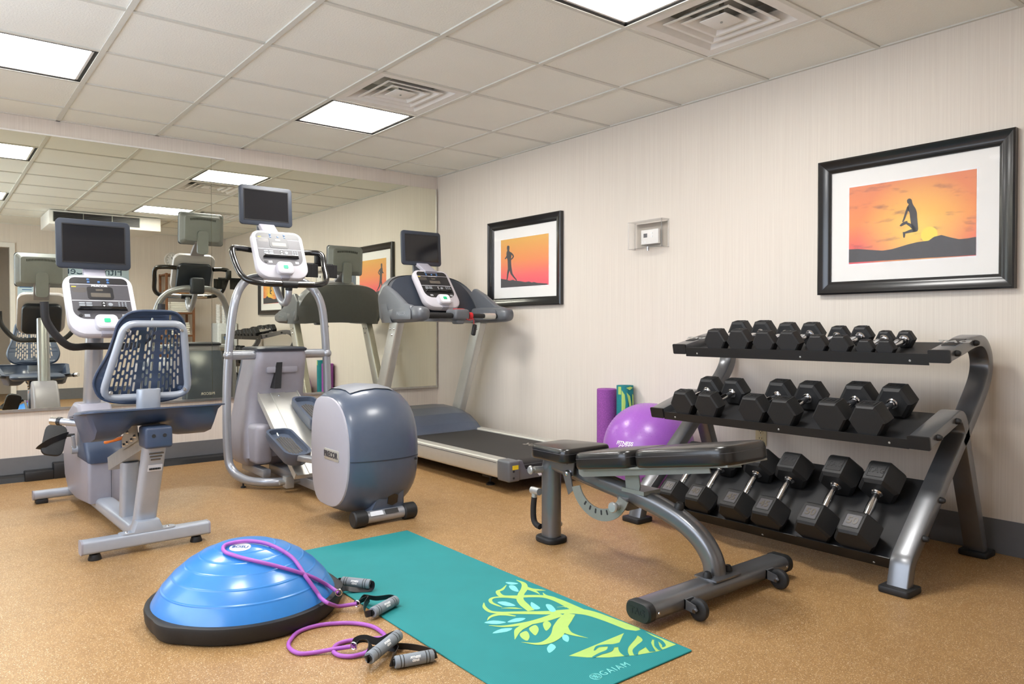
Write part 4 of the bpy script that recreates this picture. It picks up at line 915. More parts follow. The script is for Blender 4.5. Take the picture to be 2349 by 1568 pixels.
# ------------------------------------------------------------------ adjustable bench
NX = 2.285
t = thing('weight_bench', (NX, 2.1, 0), 'black vinyl adjustable weight bench with curved grey frame in front of the dumbbell rack', 'bench')
oval = rrect(.075, .095, .034, 5)
part('rear_post', MB().sweep(fillet([(NX, 2.58, .02), (NX, 2.58, .405), (NX, 2.42, .375)], .09, 8), oval, up=(0, -1, 0)), 'gun', t)
part('post_foot', MB().prism(rrect(.125, .135, .045, 5), (NX, 2.58, 0), (1, 0, 0), (0, 1, 0), (0, 0, .026), .008, 3), 'rubber', t)
beam = spline([(NX, 2.54, .372), (NX, 2.30, .340), (NX, 2.02, .302), (NX, 1.85, .262), (NX, 1.74, .208), (NX, 1.68, .140), (NX, 1.665, .07)], 7)
part('main_beam', MB().sweep(beam, rrect(.072, .075, .026, 4), up=(0, 0, 1)), 'gun', t)
bb = part('base_bar', MB().sweep([(NX - .41, 1.655, .052), (NX + .395, 1.655, .052)], rrect(.105, .062, .029, 6), up=(0, 0, 1)), 'gun', t)
for s, x in ((-1, NX - .41), (1, NX + .395)):
    e = part('bar_end_cap', MB().sweep([(x - s * .004, 1.655, .052), (x + s * .022, 1.655, .052), (x + s * .028, 1.655, .052)], rrect(.110, .067, .031, 6), up=(0, 0, 1), scales=[1, 1, .9]), 'rubber', t)
    text('maker_name', 'TAG', (x + s * .0285, 1.655, .052), (0, s, 0), (0, 0, 1), .032, 'black', e, depth=.0012)
    part('bar_screw', MB().lathe([(0, .003), (.004, .002), (.005, 0)], (x - s * .02, 1.6015, .052), (0, -1, 0), 8), 'chrome', bb)
part('base_plate', MB().prism(rrect(.15, .10, .004, 2), (NX, 1.655, .082), (1, 0, 0), (0, 1, 0), (0, 0, .006)), 'gun', t)
for s in (-1, 1): part('bolt_cap', MB().lathe([(0, .024), (.010, .021), (.016, .010), (.017, 0)], (NX + s * .062, 1.655 - .0, .088), seg=14), 'rubber', t)
for x in (NX - .235, NX + .255):
    cb = MB()
    for s in (-1, 1): cb.prism([(0, -.016), (0, .018), (.045, .014), (.055, 0), (.045, -.014)], (x + s * .019, 1.604, .050), (0, -1, -.12), (0, 0, 1), (s * .004, 0, 0))
    cb.box((x - .023, 1.598, .035), (x + .023, 1.606, .068)); part('caster_bracket', cb, 'gun', t, 15)
    wv = V((x, 1.56, .040))
    cw = part('caster_wheel', MB().lathe([(0, -.011), (.020, -.011), (.030, -.012), (.0365, -.008), (.0385, 0), (.0365, .008), (.030, .012), (.020, .011), (0, .011)], wv, (1, 0, 0), 24), 'rubber', t)
    part('axle_bolt', MB().cyl(wv - V((.028, 0, 0)), wv + V((.028, 0, 0)), .007, seg=10), 'chrome', cw)
# pads
def pad(name, pts, z0, th, tilt=0, piv=(0, 0)):
    """pads: outline in x,y ; bulged top"""
    rg = []
    cx_ = sum(p[0] for p in pts) / len(pts); cy_ = sum(p[1] for p in pts) / len(pts)
    for k, h in ((.955, 0), (.985, .004), (1.0, .012), (1.0, th * .62), (.985, th * .82), (.95, th * .95), (.88, th)):
        rg.append([V((cx_ + (x - cx_) * k, cy_ + (y - cy_) * (1 - (1 - k) * .55), z0 + h)) for x, y in pts])
    mb = MB().loft(rg)
    if tilt: mb.move(Matrix.Translation((0, piv[0], piv[1])) @ Matrix.Rotation(tilt, 4, 'X') @ Matrix.Translation((0, -piv[0], -piv[1])))
    return part(name, mb, 'vinyl', t, 45)
def seam_line(par, pts, z, tilt=0, piv=(0, 0)):
    mb = MB().tube([V((x, y, z)) for x, y in pts], .0012, 5, closed=True)
    if tilt: mb.move(Matrix.Translation((0, piv[0], piv[1])) @ Matrix.Rotation(tilt, 4, 'X') @ Matrix.Translation((0, -piv[0], -piv[1])))
    part('stitch_line', mb, 'panel', par)
def rounded(poly, r): return [(p.x, p.y) for p in fillet([(x, y, 0) for x, y in poly], r, 5, True)]
so = rounded([(NX - .150, 2.325), (NX + .150, 2.325), (NX + .112, 2.605), (NX - .112, 2.605)], .045)
sp_ = pad('seat_pad', so, .405, .062, R(-2), (2.5, .405)); seam_line(sp_, so, .405 + .0385, R(-2), (2.5, .405))
tb, pv = R(-9.4), (2.29, .398)
for nm, poly in (('back_pad', [(NX - .142, 1.965), (NX + .142, 1.965), (NX + .142, 2.285), (NX - .142, 2.285)]), ('head_pad', [(NX - .142, 1.505), (NX + .142, 1.505), (NX + .142, 1.955), (NX - .142, 1.955)])):
    o_ = rounded(poly, .05 if nm == 'back_pad' else .07); q = pad(nm, o_, .394, .068, tb, pv); seam_line(q, o_, .394 + .042, tb, pv)
RT = Matrix.Translation((0, pv[0], pv[1])) @ Matrix.Rotation(tb, 4, 'X') @ Matrix.Translation((0, -pv[0], -pv[1]))
part('pad_plate', MB().prism([(2.30, .396), (1.62, .396), (1.615, .366), (2.28, .358), (2.30, .37)], (NX - .095, 0, 0), (0, 1, 0), (0, 0, 1), (.006, 0, 0)).prism([(2.30, .396), (1.62, .396), (1.615, .366), (2.28, .358), (2.30, .37)], (NX + .089, 0, 0), (0, 1, 0), (0, 0, 1), (.006, 0, 0)).box((NX - .12, 1.52, .388), (NX + .12, 2.27, .395)).move(RT), 'gun_l', t, 15)
part('seat_bracket', MB().box((NX - .07, 2.40, .392), (NX + .07, 2.64, .406)).prism([(2.36, .405), (2.44, .405), (2.43, .345), (2.40, .325), (2.37, .345)], (NX - .062, 0, 0), (0, 1, 0), (0, 0, 1), (.006, 0, 0)).prism([(2.36, .405), (2.44, .405), (2.43, .345), (2.40, .325), (2.37, .345)], (NX + .056, 0, 0), (0, 1, 0), (0, 0, 1), (.006, 0, 0)), 'gun', t, 15)
part('seat_bolt', MB().lathe([(0, .014), (.010, .012), (.016, .006), (.017, 0)], (NX - .062, 2.40, .352), (-1, 0, 0), 12), 'chrome', t)
part('back_strut', MB().prism([(2.07, .335), (2.00, .335), (1.995, .36), (2.01, .44), (2.08, .425)], (NX - .045, 0, 0), (0, 1, 0), (0, 0, 1), (.006, 0, 0)).box((NX - .05, 1.97, .326), (NX + .05, 2.09, .342)), 'gun_l', t, 15)
# toothed angle gauge, its pull pin, and the lever
gc = V((NX - .075, 2.195, .345)); arc = []
for i in range(19):
    a = R(200 + i * 8); arc.append((gc.y + .172 * math.cos(a), gc.z + .172 * math.sin(a) * .92))
inn = [(gc.y + .122 * math.cos(R(200 + i * 8)), gc.z + .122 * math.sin(R(200 + i * 8)) * .88) for i in range(18, -1, -1)]
ga = part('angle_gauge', MB().prism(arc + inn, (gc.x, 0, 0), (0, 1, 0), (0, 0, 1), (.006, 0, 0)), 'gun_l', t, 15)
for i in range(7):
    a = R(222 + i * 14); c_ = V((gc.x - .0006, gc.y + .138 * math.cos(a), gc.z + .136 * math.sin(a) * .9))
    part('gauge_slot', MB().prism([(p * math.cos(a) - q * math.sin(a), p * math.sin(a) + q * math.cos(a)) for p, q in rrect(.022, .009, .0042, 2)], c_, (0, 1, 0), (0, 0, 1), (.0075, 0, 0)), 'void', ga, 0)
part('gauge_arm', MB().prism([(2.425, .36), (2.375, .36), (2.355, .285), (2.385, .262)], (NX - .074, 0, 0), (0, 1, 0), (0, 0, 1), (.005, 0, 0)), 'gun', t, 15)
def pin(o, d, big=.022):
    o, d = V(o), V(d).normalized()
    p = part('pull_pin', MB().cyl(o, o + d * .05, .016).cyl(o + d * .05, o + d * .062, .009).lathe([(0, .015), (big * .8, .014), (big, .009), (big, .003), (big * .7, 0), (0, 0)], o + d * .062, d, 16), 'steel', t); return p
pin((NX - .04, 2.09, .268), (-1, -.1, 0)); pin((NX - .03, 2.605, .335), (-1, .15, .05), .02)
part('pin_mount', MB().prism([(2.06, .30), (2.13, .30), (2.115, .245), (2.07, .245)], (NX - .04, 0, 0), (0, 1, 0), (0, 0, 1), (.08, 0, 0), .006), 'gun', t)
lh = part('lever_pivot', MB().cyl((NX - .03, 2.63, .225), (NX - .03, 2.685, .225), .017).cyl((NX - .03, 2.668, .225), (NX - .03, 2.668, .19), .013), 'steel', t)
part('lever_grip', MB().tube(spline([(NX - .03, 2.668, .195), (NX - .03, 2.675, .14), (NX - .03, 2.672, .09), (NX - .03, 2.655, .068), (NX - .03, 2.625, .062)], 6), .014, 12), 'foam_black', t)
part('beam_bumper', MB().lathe([(0, .024), (.012, .024), (.017, .018), (.019, 0)], (NX, 1.835, .296), (0, -.32, .95), 14), 'rubber', t)
part('post_bolt', MB().cyl((NX + .03, 2.57, .075), (NX + .05, 2.57, .075), .012), 'steel', t)
# ------------------------------------------------------------------ exercise ball, foam roller, rolled mat by the right wall
bc_, br_ = V((3.394, 2.955, .2715)), .2715
t = thing('exercise_ball', (bc_.x, bc_.y, 0), 'glossy purple exercise ball on the floor behind the bench', 'exercise ball')
ball = part('ball_skin', MB().sphere(bc_, br_, 64, 40), 'purple', t, 180)
nub = MB()
for lat in list(range(24, 84, 4)) + list(range(-80, -30, 4)):
    n_ = int(62 * math.cos(R(lat)))
    for k in range(n_):
        a = 2 * math.pi * (k + .5 * (lat // 4 % 2)) / n_; d = V((math.cos(a) * math.cos(R(lat)), math.sin(a) * math.cos(R(lat)), math.sin(R(lat))))
        x_, y_ = d.orthogonal().normalized(), None; y_ = d.cross(x_); c_ = bc_ + d * (br_ - .0004); kk = len(nub.v)
        nub.v += [tuple(c_ + (x_ * math.cos(q) + y_ * math.sin(q)) * .0042) for q in (0, 1.57, 3.14, 4.71)] + [tuple(c_ + d * .0028)]
        nub.f += [(kk + i, kk + (i + 1) % 4, kk + 4) for i in range(4)]
tag(part('grip_nubs', nub, 'purple', ball, 60), kind='stuff')
vd = (V((0, 0, CAM_H)) - bc_); vd.z = 0; vd.normalize()
def on_ball(name, s_, u, v, size, par, **k):
    d = ray(u, v).normalized(); o = V((0, 0, CAM_H)); oc = o - bc_; b_ = d.dot(oc); q = b_ * b_ - (oc.length_squared - br_ ** 2); h = o + d * (-b_ - math.sqrt(q)); n = (h - bc_).normalized()
    ex_ = V((0, 0, 1)).cross(n).normalized(); ey_ = n.cross(ex_)
    mb = textmb(s_, size, **k); out_ = []
    for x, y, z in mb.v:
        dd = (n * br_ + ex_ * x + ey_ * y).normalized(); out_.append(tuple(bc_ + dd * (br_ + .0006 + z)))
    mb.v = out_; part(name, mb, 'white', par, 0)
on_ball('brand_text', 'FITNESS', 1432, 1016.5, .030, ball, bold=.03, shear=.2, sx=1.05)
on_ball('brand_text', 'GEAR', 1431, 1026, .030, ball, bold=.03, shear=.2, sx=1.05)
on_ball('size_text', '55cm', 1434, 1042, .03, ball, bold=.02)
o = solo('foam_roller', MB().lathe([(.012, 0), (.062, 0), (.066, .004), (.0665, .575), (.062, .58), (.012, .58), (.012, 0)], (3.632, 3.535, 0), seg=36), 'purplefoam', (3.632, 3.535, 0)); tag(o, 'purple foam roller standing upright against the right wall', 'foam roller')
t = thing('rolled_yoga_mat', (3.640, 3.372, 0), 'rolled teal mat with lime print standing between the foam roller and the ball', 'yoga mat')
rp_ = []
for i in range(150):
    a = i / 149 * 2 * math.pi * 4.3; r_ = .016 + .0088 * a / (2 * math.pi) ; rp_.append((3.640 + r_ * math.cos(a + 2.3), 3.372 + r_ * math.sin(a + 2.3)))
mb = MB(); n_ = len(rp_)
ro = []
for i in range(n_):
    a = V(rp_[max(i - 1, 0)]); b = V(rp_[min(i + 1, n_ - 1)]); tt = (b - a).normalized(); ro.append((V(rp_[i]) + V((tt.y, -tt.x)) * .0062))
for z in (0, .612): mb.v += [(x, y, z) for x, y in rp_]; mb.v += [(q.x, q.y, z) for q in ro]
for i in range(n_ - 1):
    A0, A1, B0, B1 = i, i + 1, n_ + i, n_ + i + 1; o2 = 2 * n_
    mb.f += [(A0, A1, A1 + o2, A0 + o2), (B1, B0, B0 + o2, B1 + o2), (A0 + o2, A1 + o2, B1 + o2, B0 + o2), (A1, A0, B0, B1)]
mb.f += [(n_ - 1, 2 * n_ - 1, 4 * n_ - 1, 3 * n_ - 1)]
part('mat_sheet', mb, 'teal', t, 60)
def roll_print(pts, m='lime', nm='lime_print'):
    q = []
    for u, z in pts:
        a = u; q.append((a, z))
    R_ = .0605; mbp = MB(); rows_ = []
    bm = bmesh.new(); vs = [bm.verts.new((a, z, 0)) for a, z in q]; f = bm.faces.new(vs); bmesh.ops.triangulate(bm, faces=[f])
    bmesh.ops.subdivide_edges(bm, edges=bm.edges[:], cuts=2, use_grid_fill=True)
    for v_ in bm.verts: a, z = v_.co.x, v_.co.y; v_.co = V((3.640 + R_ * math.cos(a), 3.372 + R_ * math.sin(a), z))
    mbp.bm(bm); part(nm, mbp, m, t, 60)
F0 = R(228)                                               # side facing the camera
roll_print([(F0 - .95, .606), (F0 - .55, .606), (F0 - .55, .555), (F0 - .95, .555)])
roll_print([(F0 - .50, .585), (F0 - .15, .555), (F0 - .05, .50), (F0 - .12, .45), (F0 - .40, .40), (F0 - .5, .43)]) ; roll_print([(F0 + .0, .60), (F0 + .5, .608), (F0 + .85, .60), (F0 + .4, .585)])
roll_print([(F0 + .05, .57), (F0 + .45, .545), (F0 + .62, .49), (F0 + .60, .42), (F0 + .40, .47), (F0 + .2, .53)]); roll_print([(F0 + .75, .56), (F0 + 1.0, .55), (F0 + 1.0, .50), (F0 + .82, .45)])
# ------------------------------------------------------------------ teal yoga mat with its print
MX0, MX1, MY0, MY1, MT = 1.222, 1.842, 1.425, 3.142, .005
def mat_mat():
    q = NT('teal_mat'); v = q.co()
    f = q.noise(v, 7, 3); w_ = q.n('ShaderNodeTexWave'); w_.bands_direction = 'Y'; w_.inputs['Scale'].default_value = 75; w_.inputs['Distortion'].default_value = .15; q.l(v, w_.inputs['Vector'])
    c = q.ramp(f, [(.3, rgb(20, 130, 132)), (.7, rgb(24, 136, 138))]); c = q.mix(.16, c, q.ramp(w_.outputs['Fac'], [(.2, rgb(8, 98, 106)), (.8, rgb(40, 158, 158))]))
    q.l(c, q.b.inputs['Base Color']); q.b.inputs['Roughness'].default_value = .72; q.bump(w_.outputs['Fac'], .25, .001); return q.m
M['matteal'] = mat_mat()
t = thing('yoga_mat', (1.53, 2.28, 0), 'teal yoga mat with lime tree print unrolled on the floor', 'yoga mat')
ym = part('mat_sheet', MB().prism(rrect(MX1 - MX0, MY1 - MY0, .006, 2, (MX0 + MX1) / 2, (MY0 + MY1) / 2), (0, 0, 0.0002), (1, 0, 0), (0, 1, 0), (0, 0, MT), .0015, 1), 'matteal', t, 0)
def mpx(x, y): q = FL(1040 + x / 3.915, 1280 + y / 3.915, MT); return (min(max(q.x, MX0 + .002), MX1 - .002), q.y)
def shape(name, pts, m, sm=True, lay=0):
    P = [V((*mpx(*p), 0)) for p in pts]
    if sm: P = spline(P, 3, True)
    P = [(min(max(q.x, MX0 + .002), MX1 - .002), q.y) for q in P]
    part(name, MB().prism(P, (0, 0, MT + .0002 + lay * .0003), (1, 0, 0), (0, 1, 0), (0, 0, .0005)), m, ym, 0)
_zc = [0]
def stroke(pts, ws, lay=0):
    P = [V((*mpx(*p), 0)) for p in pts]; P = spline(P, 5); W_ = []
    for i in range(len(P)): k = i / (len(P) - 1) * (len(ws) - 1); a = int(min(k, len(ws) - 2)); W_.append(.66 * (ws[a] + (ws[a + 1] - ws[a]) * (k - a)))
    o_ = limb([(q.x, q.y) for q in P], W_); o_ = [(min(max(a, MX0 + .002), MX1 - .002), b) for a, b in o_]
    mb = MB(); n_ = len(P); _zc[0] += 1; z = MT + .0001 + _zc[0] * .00004
    mb.v = [(x, y, z + .0005) for x, y in o_]; mb.f = [(i, i + 1, 2 * n_ - 2 - i, 2 * n_ - 1 - i) for i in range(n_ - 1)]
    part('branch_print', mb, 'lime', ym, 0)
stroke([(1640, 645), (1420, 560), (1250, 500), (1130, 478), (980, 480), (820, 492)], [.032, .030, .034, .036, .026, .020])
stroke([(1150, 480), (1050, 430), (930, 375), (820, 345), (700, 340), (560, 345), (440, 340), (400, 300), (440, 280), (478, 240)], [.034, .028, .022, .018, .018, .018, .016, .012, .010, .002])
stroke([(700, 470), (640, 420), (600, 370), (610, 320), (640, 270), (630, 225), (565, 195)], [.020, .024, .020, .018, .020, .014, .002])
stroke([(640, 260), (700, 280), (770, 285), (830, 290)], [.016, .018, .012, .002]); stroke([(690, 280), (740, 300), (778, 325)], [.012, .010, .001])
stroke([(960, 385), (890, 355), (830, 335), (805, 310)], [.016, .016, .010, .001])
stroke([(980, 482), (820, 490), (680, 490), (540, 490), (420, 490), (330, 478), (280, 440), (275, 400)], [.024, .022, .020, .016, .014, .012, .010, .002])
stroke([(590, 360), (480, 350), (380, 352), (335, 370), (345, 400), (400, 425), (440, 440)], [.012, .010, .010, .010, .010, .008, .001]); stroke([(560, 520), (450, 505), (380, 510), (330, 530), (305, 560)], [.006, .014, .014, .008, .001])
stroke([(620, 455), (560, 450), (500, 448), (430, 450)], [.001, .010, .008, .001])
stroke([(1000, 440), (1080, 438), (1040, 432), (930, 440)], [.004, .006, .006, .001])
stroke([(960, 500), (850, 540), (720, 575), (600, 595), (460, 612), (320, 605)], [.030, .028, .022, .016, .010, .002])
stroke([(720, 572), (640, 610), (580, 650), (553, 730)], [.014, .020, .018, .001])
stroke([(1050, 500), (1000, 560), (960, 620), (930, 690), (860, 745), (760, 770), (610, 755)], [.028, .036, .036, .030, .022, .012, .001]); stroke([(985, 600), (1020, 660), (1090, 690), (1210, 718)], [.022, .020, .010, .001])
for lf in ([(610, 670), (660, 655), (685, 700), (665, 740), (620, 720), (598, 690)], [(690, 620), (740, 600), (768, 640), (740, 692), (705, 668), (682, 640)], [(808, 580), (850, 565), (880, 600), (838, 650), (812, 620)]): shape('leaf_print', lf, 'lime')
for lf in ([(468, 218), (520, 215), (585, 228), (520, 238)], [(505, 245), (555, 250), (588, 300), (535, 290), (505, 265)], [(398, 395), (470, 390), (560, 425), (490, 430), (430, 415)], [(700, 395), (740, 415), (782, 450), (730, 460), (698, 430)], [(832, 415), (880, 420), (922, 470), (880, 482), (845, 450)],
           [(278, 580), (360, 560), (475, 575), (390, 592)], [(485, 575), (560, 540), (650, 540), (590, 570)], [(352, 675), (430, 635), (530, 630), (480, 660)], [(980, 690), (1020, 690), (1040, 715), (1028, 752), (985, 730)], [(845, 800), (880, 768), (922, 800), (868, 850), (845, 830)]): shape('leaf_print', lf, 'aqua', True, 1)
shape('hill_print', [(1040, 876), (1550, 665), (1660, 630), (1800, 690), (2000, 775), (1840, 835), (1640, 870), (1400, 890), (1200, 890)], 'lime', False)
M['matroot'] = M['matteal']
def root(pts, ws):
    P = spline([V((*mpx(*p), 0)) for p in pts], 5); W_ = []
    for i in range(len(P)): k = i / (len(P) - 1) * (len(ws) - 1); a = int(min(k, len(ws) - 2)); W_.append(ws[a] + (ws[a + 1] - ws[a]) * (k - a))
    o_ = limb([(q.x, q.y) for q in P], W_); o_ = [(min(a, MX1 - .002), b) for a, b in o_]; n_ = len(P); mb = MB(); _zc[0] += 1; mb.v = [(x, y, MT + .0008 + _zc[0] * .00004) for x, y in o_]; mb.f = [(i, i + 1, 2 * n_ - 2 - i, 2 * n_ - 1 - i) for i in range(n_ - 1)]; part('root_print', mb, 'matteal', ym, 0)
root([(1610, 650), (1580, 710), (1530, 790), (1530, 840), (1560, 878)], [.022, .022, .016, .013, .008]); root([(1560, 760), (1460, 785), (1380, 785), (1300, 795), (1265, 830)], [.014, .012, .008, .006, .002])
root([(1420, 790), (1400, 830), (1320, 860), (1255, 892)], [.010, .009, .006, .004]); root([(1640, 660), (1720, 700), (1740, 745), (1690, 790), (1640, 830), (1640, 870)], [.020, .018, .014, .014, .010, .006])
root([(1660, 650), (1760, 705), (1850, 740), (1890, 780), (1880, 800)], [.016, .012, .008, .006, .002]); root([(1750, 730), (1750, 780), (1790, 840)], [.008, .012, .010]); root([(1820, 740), (1830, 790), (1860, 825)], [.006, .008, .006])
gm = FL(1040 + 1425 / 3.915, 1280 + 1005 / 3.915, MT); ga_, gb_ = FL(1040 + 1340 / 3.915, 1280 + 1040 / 3.915, MT), FL(1040 + 1520 / 3.915, 1280 + 970 / 3.915, MT)
exv = (gb_ - ga_).normalized(); eyv = V((-exv.y, exv.x, 0))
text('brand_text', 'GAIAM', (gm.x + exv.x * .012, gm.y + exv.y * .012, MT + .0008), exv, eyv, .038, 'aqua', ym, bold=.0, space=1.25, sx=.82)
em = FL(1040 + 1280 / 3.915, 1280 + 1063 / 3.915, MT); em.z = MT + .0008; eb = MB()
eb.tube([em + V((.017 * math.cos(a), .017 * math.sin(a), 0)) for a in [i * math.pi / 12 for i in range(24)]], .0012, 4, closed=True)
for k in range(6): a = k * math.pi / 3; eb.tube([em, em + V((.010 * math.cos(a + .4), .010 * math.sin(a + .4), 0)), em + V((.016 * math.cos(a), .016 * math.sin(a), 0)), em + V((.010 * math.cos(a - .4), .010 * math.sin(a - .4), 0)), em], .0008, 4)
part('brand_emblem', eb, 'aqua', ym, 0)
# ------------------------------------------------------------------ balance dome trainer
DC, DR, DZ0, DZ1 = V((.883, 2.625, 0)), .325, .055, .245
t = thing('balance_trainer', (DC.x, DC.y, 0), 'blue half-ball balance trainer on a black platform in the left foreground', 'balance trainer')
base_o = []
for i in range(96):
    a = 2 * math.pi * i / 96; r_ = DR
    for ga in (R(203), R(338)):                            # grip recesses
        d_ = abs((a - ga + math.pi) % (2 * math.pi) - math.pi); r_ += .012 * max(0, 1 - (d_ / .22) ** 2)
    base_o.append((a, r_))
def brow(k, z): return [V((DC.x + r_ * k * math.cos(a), DC.y + r_ * k * math.sin(a), z)) for a, r_ in base_o]
part('platform', MB().loft([brow(.90, 0), brow(.965, .004), brow(.99, .02), brow(1, .05), brow(.993, .058), brow(.965, .061), brow(.935, .060)]), 'rubber', t, 40)
h_ = DZ1 - DZ0; rb_ = .308; SR = (rb_ ** 2 + h_ ** 2) / (2 * h_); SZc = DZ1 - SR; prof_ = []
amax = math.asin(rb_ / SR)
for i in range(201):
    a = amax * (1 - i / 200); rr_ = SR; 
    for q in (.17, .31, .45, .59, .73): rr_ += .0013 * max(0, 1 - (abs(i / 200 - q) / .0085) ** 2)
    prof_.append((max(rr_ * math.sin(a), 0), SZc + rr_ * math.cos(a)))
dome = part('dome', MB().lathe(prof_, (DC.x, DC.y, 0), seg=72), 'bosu', t, 180)
def dome_hit(u, v, off=0):
    d = ray(u, v).normalized(); o = V((0, 0, CAM_H)); c = V((DC.x, DC.y, SZc)); oc = o - c; b_ = d.dot(oc); q = b_ * b_ - (oc.length_squared - (SR + off) ** 2)
    if q < 0: return None
    h = o + d * (-b_ - math.sqrt(q)); return h if h.z > DZ0 + .004 else None
sd = dome_hit(551, 1254); n = (sd - V((DC.x, DC.y, SZc))).normalized(); e1 = V((.78, -.62, 0)); e1 = (e1 - n * e1.dot(n)).normalized(); e2 = n.cross(e1)
stk = MB()
R1 = [sd + e1 * (.036 * math.cos(a)) + e2 * (.030 * math.sin(a)) for a in [i * math.pi / 16 for i in range(32)]]
def lift_(p, k): c = V((DC.x, DC.y, SZc)); return c + (p - c).normalized() * (SR + k)
stk.v = [tuple(lift_(p, .001)) for p in R1] + [tuple(lift_(sd, .001))]; stk.f = [(i, (i + 1) % 32, 32) for i in range(32)]
so_ = part('round_label', stk, 'label', dome, 60)
tb_ = textmb('BOSU', .022, bold=.03).move(frame(sd, e1, e2)); tb_.v = [tuple(lift_(V(p), .0018)) for p in tb_.v]; part('label_text', tb_, 'blueb', so_, 0)
# ------------------------------------------------------------------ two resistance tubes
def rz(x, y): return (300 + x / 3.091, 1200 + y / 3.091)
def tube_pts(lst):
    out_ = []
    for q in lst:
        x, y = q[0], q[1]; z = q[2] if len(q) > 2 else .0075
        h = dome_hit(*rz(x, y), .0095) if (len(q) < 3) else None
        out_.append(h if h is not None else FL(*rz(x, y), z))
    return out_
def handle(t, pa, pb, ring, via, flat=False):
    """foam grip from pa to pb with webbing loop gathered at ring"""
    pa, pb, ring = V(pa), V(pb), V(ring); d = (pb - pa).normalized(); L_ = (pb - pa).length; n = V((-d.y, d.x, 0)).normalized()
    g = part('foam_grip', MB().lathe([(.008, 0), (.016, 0), (.018, .003), (.018, L_ - .003), (.016, L_), (.008, L_)], pa, d, 20), 'grip', t)
    for k in (.13, .21, .79, .87): part('grip_band', MB().lathe([(.0182, -.0012), (.0186, 0), (.0182, .0012)], pa + d * L_ * k, d, 20), 'black', g)
    mid = (pa + pb) / 2; up = V((0, 0, 1)); view = (V((0, 0, CAM_H)) - mid).normalized(); nn = (view - d * view.dot(d)).normalized()
    fwd = d if d.x > 0 else -d
    for s_, o_, dy in (('FITNESS', .0045, 0), ('GEAR', -.0045, 0)):
        tm = textmb(s_, .0092, bold=.05, shear=.25, sx=.95); e2_ = nn.cross(fwd); vs = []
        for x, y, z in tm.v:
            aa = (y + o_) / .0186; vs.append(tuple(mid + fwd * x + (nn * math.cos(aa) + e2_ * math.sin(aa)) * (.0184 + z)))
        tm.v = vs; part('brand_text', tm, 'white', g, 0)
    web = [(-.011, -.0008), (.011, -.0008), (.011, .0008), (-.011, .0008)]
    e0, e1_ = pa - d * .012, pb + d * .010
    loop = [pa + d * .02, pa, e0 + V((0, 0, .002))] + [V(q) for q in via[0]] + [ring]
    loop2 = [pb - d * .02, pb, e1_ + V((0, 0, .002))] + [V(q) for q in via[1]] + [ring]
    for lp in (loop, loop2): part('webbing_strap', MB().sweep(spline(lp, 6), web, up=n), 'black', t, 30)
    part('strap_core', MB().cyl(pa - d * .006, pb + d * .004, .009, seg=10), 'black', t)
    dr_ = V((ring - (via[0][-1] if via[0] else pa))); dr_.z = 0; dr_ = dr_.normalized() if dr_.length > 1e-5 else V((1, 0, 0))
    part('ring', MB().tube([ring + V((-dr_.y, dr_.x, 0)) * (.011 * math.cos(a)) + V((0, 0, .011 * math.sin(a))) for a in [i * math.pi / 8 for i in range(16)]], .0022, 6, closed=True), 'chrome', t)
t = thing('resistance_tube', (1.0, 2.5, 0), 'purple resistance tube with grey foam handles draped over the blue dome', 'resistance band', 'purple resistance tubes')
ra = FL(*rz(1475, 490), .072); rb2 = FL(*rz(1605, 568), .03)
p1 = [ra] + tube_pts([(1400, 440), (1330, 400), (1250, 365), (1120, 325), (1000, 293), (880, 265), (790, 243), (720, 222), (675, 205), (655, 180), (672, 152), (740, 133), (830, 124), (920, 132), (1000, 155), (1080, 195), (1150, 245), (1200, 310), (1240, 375)]) + tube_pts([(1270, 415), (1300, 458), (1330, 500), (1350, 530, .080), (1395, 562, .074), (1440, 579, .045), (1480, 586, .02)]) + [rb2]
part('latex_tube', MB().tube(spline(p1, 5), .0066, 10), 'purpletube', t)
GA0, GA1 = FL(*rz(1500, 410), .030), FL(*rz(1700, 430), .030); handle(t, GA0, GA1, ra, ([FL(*rz(1470, 420), .03), FL(*rz(1480, 460), .04)], [FL(*rz(1700, 465), .014), FL(*rz(1600, 470), .014), FL(*rz(1510, 460), .03)]))
GB0, GB1 = FL(*rz(1715, 632), .025), FL(*rz(1880, 545), .025); handle(t, GB0, GB1, rb2, ([FL(*rz(1660, 640), .02), FL(*rz(1660, 580), .025), FL(*rz(1690, 530), .03), FL(*rz(1640, 545), .03)], [FL(*rz(1840, 520), .03), FL(*rz(1740, 530), .03), FL(*rz(1650, 520), .03)]))
t = thing('resistance_tube', (1.05, 2.05, 0), 'purple resistance tube coiled on the bare floor in front of the blue dome', 'resistance band', 'purple resistance tubes')
rc = FL(*rz(1582, 868), .03); GC0, GC1 = FL(*rz(1692, 955), .040), FL(*rz(1898, 790), .040); GD0, GD1 = FL(*rz(1872, 985), .019), FL(*rz(2145, 935), .019)
rd = FL(*rz(1690, 905), .02)
p2 = [rc, FL(*rz(1560, 872), .022)] + [FL(*rz(x, y), z) for x, y, z in [(1440, 890, .0145), (1300, 915, .0075), (1190, 920, .0075), (1125, 880, .0075), (1130, 830, .0075), (1200, 762, .0075), (1350, 718, .0075), (1550, 705, .0075), (1700, 725, .0075), (1780, 770, .0075), (1800, 805, .0075), (1700, 817, .0075), (1550, 830, .0075), (1460, 860, .0075), (1437, 905, .0085), (1480, 935, .0075), (1560, 942, .0075), (1640, 925, .010)]] + [rd]
part('latex_tube', MB().tube(spline(p2, 5), .0066, 10), 'purpletube', t)
